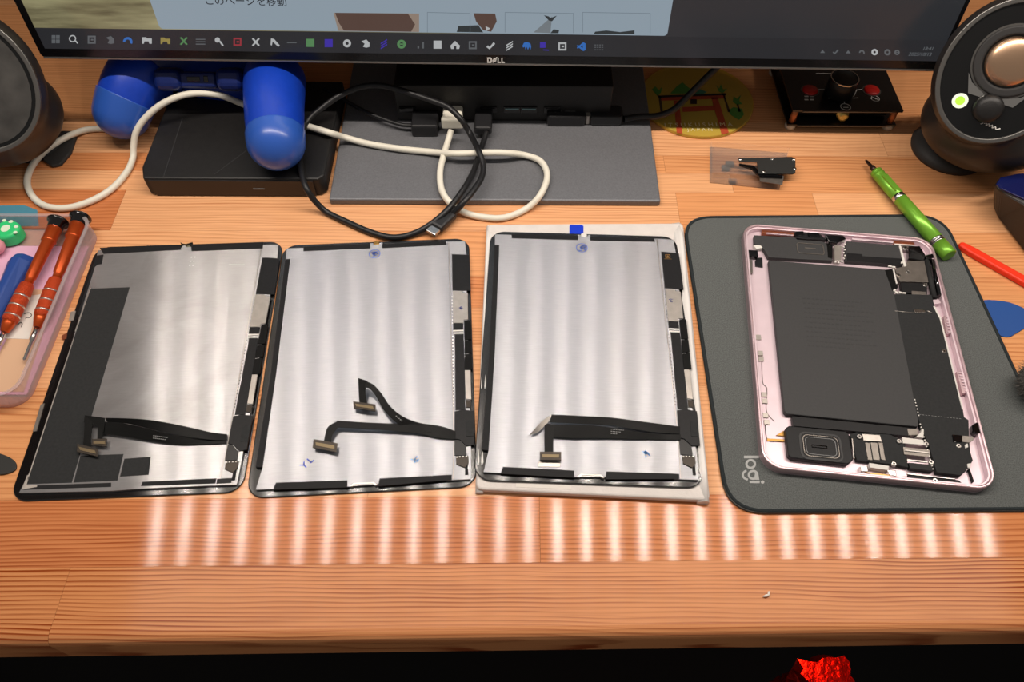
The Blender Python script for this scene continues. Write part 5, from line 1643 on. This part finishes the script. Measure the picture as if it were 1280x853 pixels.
root, a, b2 = axis_thing('pry_stick', 'red-orange plastic pry stick running off past the dark box', 'pry tool', (1199, 305), .0030, (1330, 379), .0030)
dx = (b2 - a).normalized(); sd = Vector((-dx.y, dx.x, 0)); L = (b2 - a).length
bm = newbm(); prism(bm, [(a + dx * L * t + sd * s).xy[:] for t, s in ((0, -.0016), (.02, -.0026), (.12, -.0036), (1, -.0038), (1, .0038), (.12, .0036), (.02, .0026), (0, .0016))], 0.0, .0046)
finish('stick', bm, 'orange_plastic', root, bevel=.0014, seg=3)


def pick(name, label, pts, m, z=.001):
    P = [at(x, y, z) for x, y in pts]
    c = sum(P, Vector((0, 0, 0))) / len(P)
    pp = [p for p in spline([P[-1]] + P + [P[0]], 4)][4:-4]
    bm = newbm(); prism(bm, [(p.x - c.x, p.y - c.y) for p in pp[:-1] if True], 0.0, z)
    o = finish(name, bm, m, None, (c.x, c.y, 0), bevel=.0003)
    return tag(o, label, 'pick')


pick('opening_pick', 'dark blue triangular opening pick lying beside the mouse pad', [(1230, 375), (1262, 378), (1290, 391), (1294, 397), (1284, 408), (1270, 417), (1262, 421), (1252, 420), (1244, 414), (1234, 396), (1229, 382)], 'pick_blue')
pick('opening_pick', 'black rounded plastic pick beside the leftmost tablet display', [(-26, 577), (-16, 566), (0, 567), (14, 573), (20, 580), (18, 588), (4, 593), (-14, 592), (-24, 586)], 'pick_black', .0012)

# dark box with a navy top at the right border
bm = newbm()
dv = thing('dark_box', 'dark rounded box with a glossy navy top at the right border', 'box', at(1305, 275, 0))
out_b = [at(x, y, 0) - dv.location for x, y in ((1241, 258), (1246, 272), (1290, 330), (1370, 330), (1370, 250), (1262, 238), (1246, 246))]
ZT = .030
out_t = [at(x, y, ZT) - dv.location for x, y in ((1242, 231), (1249, 237), (1286, 254), (1372, 262), (1378, 216), (1272, 217), (1248, 222))]
vb = [bm.verts.new((p.x, p.y, 0)) for p in out_b]; vt = [bm.verts.new((p.x, p.y, ZT)) for p in out_t]
bm.faces.new(list(reversed(vb))); bm.faces.new(vt)
for i in range(7):
    bm.faces.new((vb[i], vb[(i + 1) % 7], vt[(i + 1) % 7], vt[i]))
bmesh.ops.recalc_face_normals(bm, faces=bm.faces)
finish('body', bm, 'device_black', dv, bevel=.003, seg=4, angle=20)
c = sum(out_t, Vector((0, 0, 0))) / 7
bm = newbm(); prism(bm, [(c + (p - c) * .95).xy[:] for p in out_t], ZT - .0004, ZT + .0008); finish('top_cover', bm, 'device_blue', dv, bevel=.0005)

# fluffy brush head
br = thing('fluffy_brush', 'grey fluffy brush head at the edge of the mouse pad', 'brush', at(1285, 490, .0022))
bm = newbm(); ellipsoid(bm, (0, 0, .0122), (Vector((.0105, 0, 0)), Vector((0, .0125, 0)), Vector((0, 0, .0120))), 20, 12); finish('core', bm, 'fur_grey', br)
bm = newbm(); tube(bm, [(.010, .002, .013), (.06, .01, .011)], .005, 14); finish('handle', bm, 'black_plastic', br)
rr = random.Random(11)
bm = newbm()
for k in range(2600):
    th, ph = math.acos(rr.uniform(-1, 1)), rr.uniform(0, 6.283)
    n = Vector((math.sin(th) * math.cos(ph), math.sin(th) * math.sin(ph), math.cos(th)))
    p = Vector((n.x * .0100, n.y * .0120, .0130 + n.z * .0115))
    q = p + (n + Vector((rr.uniform(-.7, .7), rr.uniform(-.7, .7), rr.uniform(-.7, .7)))) * rr.uniform(.0015, .0035)
    q.z = max(q.z, .0002)
    t_ = n.cross(Vector((rr.uniform(-1, 1), rr.uniform(-1, 1), rr.uniform(-1, 1)))).normalized() * .00022
    bm.faces.new([bm.verts.new(v) for v in (p + t_, p - t_, q)])
o = finish('fur', bm, 'fur_grey', br); o['kind'] = 'stuff'

# a curl of white scrap on the front stave
p = at(958, 745, 0)
bm = newbm(); tube(bm, [(-.0022, -.0008, .0009), (-.0004, -.0003, .0011), (.0010, .0002, .0010), (.0013, .0016, .0012), (.0021, .0019, .0010)], [.0003, .0008, .0007, .0006, .0003], 6)
tag(finish('paper_scrap', bm, 'scrap_white', None, (p.x, p.y, 0)), 'tiny white scrap on the front stave of the desk', 'scrap')

# ================================================================== CLEAR TOOL CASE (left border)
tc0 = at(127, 289, 0)
tray = thing('tool_case', 'clear plastic tool case with a pink liner at the left border', 'tool case', (tc0.x, .309, 0))
X0, X1, Y0, Y1, HZ = -.115, -.0004, -.0745, .0755, .0150
bm = newbm()
o_ = rrect((X0 + X1) / 2, (Y0 + Y1) / 2, X1 - X0, Y1 - Y0, .012, 6)
i_ = rrect((X0 + X1) / 2, (Y0 + Y1) / 2, X1 - X0 - .003, Y1 - Y0 - .003, .0105, 6)
prism(bm, o_, .0003, .0014); finish('floor_panel', bm, 'clear_milky', tray)
bm = newbm(); ring(bm, o_, i_, .0014, HZ); finish('side_wall', bm, 'clear_milky', tray)
bm = newbm(); ring(bm, rrect((X0 + X1) / 2, (Y0 + Y1) / 2, X1 - X0 + .0022, Y1 - Y0 + .0022, .013, 6), i_, HZ, HZ + .0011); finish('rim', bm, 'clear_milky', tray, bevel=.0004)
bm = newbm(); box(bm, (-.0715, 0.0, .009), (.0014, .142, .014)); finish('divider', bm, 'clear_plastic', tray)
bm = newbm(); prism(bm, [(-.105, -.066), (-.0035, -.066), (-.0035, .058), (-.105, .058)], .0014, .0018); finish('liner', bm, 'liner_pink', tray)
bm = newbm(); prism(bm, [(-.034, -.064), (-.006, -.064), (-.012, .018), (-.030, .018)], .0018, .0020); finish('liner_tape', bm, 'liner_tan', tray)
lb = [at(x, y, .0022) - tray.location for x, y in ((20, 372), (52, 368), (36, 424), (4, 423))]
bm = newbm(); prism(bm, [p.xy[:] for p in lb], .0019, .0022); pl_ = finish('paper_label', bm, 'paper', tray)
bm = newbm()
for pp in ([(30, 392.5), (36, 391), (39.4, 393.6), (37, 397), (33, 397), (32, 398.4)], [(22.4, 406.4), (25.6, 403.2), (27.8, 405), (26.6, 409)]):
    P = [at(x, y, .0024) - tray.location for x, y in pp]
    tube(bm, spline([(p.x, p.y, .0024) for p in P], 4), .00025, 5)
finish('hand_lettering', bm, 'ink_black', pl_)


def driver(label, capc, nk0, nk1, g0, g1, tip, zc_, off):
    """orange precision screwdriver: black swivel cap, stepped neck, knurled grip with bright rings, steel shaft"""
    a, b2 = at(nk0[0], nk0[1], .0125), at(tip[0], tip[1], .0055)
    root = thing('precision_screwdriver', label, 'screwdriver', ((a.x + b2.x) / 2, (a.y + b2.y) / 2, .0020), 0, 'orange screwdrivers in the clear tool case')
    a -= root.location; b2 -= root.location
    L = (b2 - a).length

    def t_of(q):
        p = at(q[0], q[1], .0085) - root.location
        return (p - a).dot((b2 - a).normalized())
    tn, tg0, tg1 = t_of(nk1), t_of(g0), t_of(g1)
    bm = newbm(); lathe(bm, a, b2, [(-.0075, .0010), (-.0072, .0064), (-.0058, .0076), (-.0044, .0070), (-.0036, .0055), (.0006, .0052), (.0008, .003)], 30); finish('swivel_cap', bm, 'black_gloss', root)
    bm = newbm(); lathe(bm, a, b2, [(.0004, .0044), (.0008, .0050), (.011, .0047), (.0115, .0049), (.0128, .0049), (.0132, .0041), (tn - .001, .0035), (tn, .0029), (tg0, .0029)], 28); finish('neck', bm, 'driver_orange', root)
    g = tg1 - tg0
    bm = newbm(); lathe(bm, a, b2, [(tg0, .0036), (tg0 + .001, .0044), (tg0 + g * .2, .0050), (tg0 + g * .75, .0050), (tg0 + g * .8, .0042)], 32); gp = finish('grip', bm, 'driver_grip', root)
    for f in (.27, .47, .67):
        bm = newbm(); lathe(bm, a, b2, [(tg0 + g * f, .0049), (tg0 + g * f, .00515), (tg0 + g * f + .0012, .00515), (tg0 + g * f + .0012, .0049)], 28); finish('grip_ring', bm, 'driver_ring', gp)
    bm = newbm(); lathe(bm, a, b2, [(tg0 + g * .79, .0038), (tg0 + g * .8, .0043), (tg0 + g * .84, .0041), (tg1 - .0005, .0026), (tg1, .0016)], 28); finish('collar', bm, 'driver_orange', root)
    bm = newbm(); lathe(bm, a, b2, [(tg1 - .001, .0017), (tg1 + (L - tg1) * .4, .0017), (tg1 + (L - tg1) * .42, .0011), (L - .001, .0011), (L, .0004)], 16); finish('shaft', bm, 'steel', root)


driver('orange precision screwdriver along the right wall of the clear tool case', None, (97.5, 280), (72, 344), (68, 350), (45, 408), (30, 451), 0, 0)
driver('orange precision screwdriver beside the blue tool in the clear tool case', None, (69, 285), (36, 350), (31, 356), (4, 414), (-14, 455), 0, 0)
# blue pry tool
root, a, b2 = axis_thing('opening_tool', 'blue plastic opening tool in the clear tool case beside an orange screwdriver', 'pry tool', (26, 315), .010, (-22, 420), .008)
root.location.z = .0020
a.z -= .002; b2.z -= .002
dx = (b2 - a).normalized(); sd = Vector((-dx.y, dx.x, 0)).normalized()
bm = newbm()
rows = []
for t, w_, h_ in ((0, .0052, .0030), (.02, .0075, .0046), (.10, .0082, .0060), (.45, .0062, .0060), (1.0, .0040, .0048)):
    p = a + dx * (b2 - a).length * t
    rows.append([bm.verts.new((p.x + sd.x * w_ * u, p.y + sd.y * w_ * u, max(0, p.z - .008) + h_ * v)) for u, v in ((-1, 0), (-1, .9), (-.35, 1.7), (.35, 1.7), (1, .9), (1, 0))])
for p, q in zip(rows, rows[1:]):
    for k in range(6):
        bm.faces.new((p[k], p[(k + 1) % 6], q[(k + 1) % 6], q[k]))
bm.faces.new(rows[0]); bm.faces.new(list(reversed(rows[-1])))
bmesh.ops.recalc_face_normals(bm, faces=bm.faces)
finish('body', bm, 'tool_blue', root, bevel=.0008)
# paw charm
q = at(7, 287, .012)
paw = thing('paw_charm', 'round green paw charm with white pads in the clear tool case', 'charm', (q.x, q.y, .0020))
bm = newbm(); prism(bm, circ(0, 0, .0098, .0088, 32), .0, .0110); finish('body', bm, 'paw_green', paw, bevel=.0025, seg=4)
bm = newbm()
ZQ = .0132
for x, y, rx, ry in ((6.6, 285.4, .0032, .0034), (5, 275.5, .0014, .0013), (13.4, 277, .0016, .0014), (19.8, 283.4, .0016, .0013), (18.8, 290.4, .0014, .0012)):
    q = at(x, y, ZQ) - paw.location
    prism(bm, circ(q.x, q.y, rx, ry, 16), .0105, .0113)
finish('pads', bm, 'paw_white', paw, bevel=.0002)
q = at(-6, 311, .006)
bm = newbm(); ellipsoid(bm, (0, 0, .0060), (Vector((.0075, 0, 0)), Vector((0, .0070, 0)), Vector((0, 0, .0060))), 24, 14)
tag(finish('pink_charm', bm, 'charm_pink', None, (q.x, q.y, .0020)), 'small pink rounded charm under the green paw in the tool case', 'charm')
# blue card behind the case
bm = newbm(); prism(bm, [at(x, y, .0008).xy[:] for x, y in ((-60, 257), (30, 256), (46, 262), (48, 282), (-60, 284))], 0.0, .0002)
tag(finish('blue_card', bm, 'card_blue'), 'teal blue card lying behind and under the clear tool case', 'card')

# ================================================================== UNDER THE DESK
c = at(1026, 846, -.16)
foil = thing('foil_bag', 'crumpled red foil bag glowing red below the desk edge', 'bag', (c.x, c.y - .005, -.72))
rr = random.Random(5)
bm = newbm()
nx, nz = 26, 60
grid = []
for j in range(nz + 1):
    row = []
    for i in range(nx):
        a = 2 * math.pi * i / nx
        r = .020 + .003 * math.sin(j * .9 + i) + rr.uniform(-.0038, .0038)
        row.append(bm.verts.new((r * 1.0 * math.cos(a), r * .8 * math.sin(a), j / nz * .575)))
    grid.append(row)
for p, q in zip(grid, grid[1:]):
    for i in range(nx):
        bm.faces.new((p[i], p[(i + 1) % nx], q[(i + 1) % nx], q[i]))
bm.faces.new(list(reversed(grid[0]))); bm.faces.new(grid[-1])
bmesh.ops.recalc_face_normals(bm, faces=bm.faces)
finish('foil', bm, 'foil_red', foil)
lamp = thing('added_red_lamp', 'added red lamp under the desk board that gives the foil bag its glow', 'lamp', (c.x, c.y + .035, -.034))  # added, unseen: lights the foil bag red from above
bm = newbm(); lathe(bm, (0, 0, -.008), (0, 0, 1), [(0, .008), (.006, .010), (.008, .010)], 16); finish('housing', bm, 'black_matte', lamp)
ld = bpy.data.lights.new('lamp_light', 'SPOT'); ld.energy = .30; ld.color = (1, .14, .05); ld.shadow_soft_size = .004; ld.spot_size = math.radians(70); ld.spot_blend = .5
lo = bpy.data.objects.new('lamp_light', ld); COL.objects.link(lo); lo.parent = lamp; lo.location = (0, 0, -.010); lo.rotation_euler = (math.radians(-20), 0, 0)
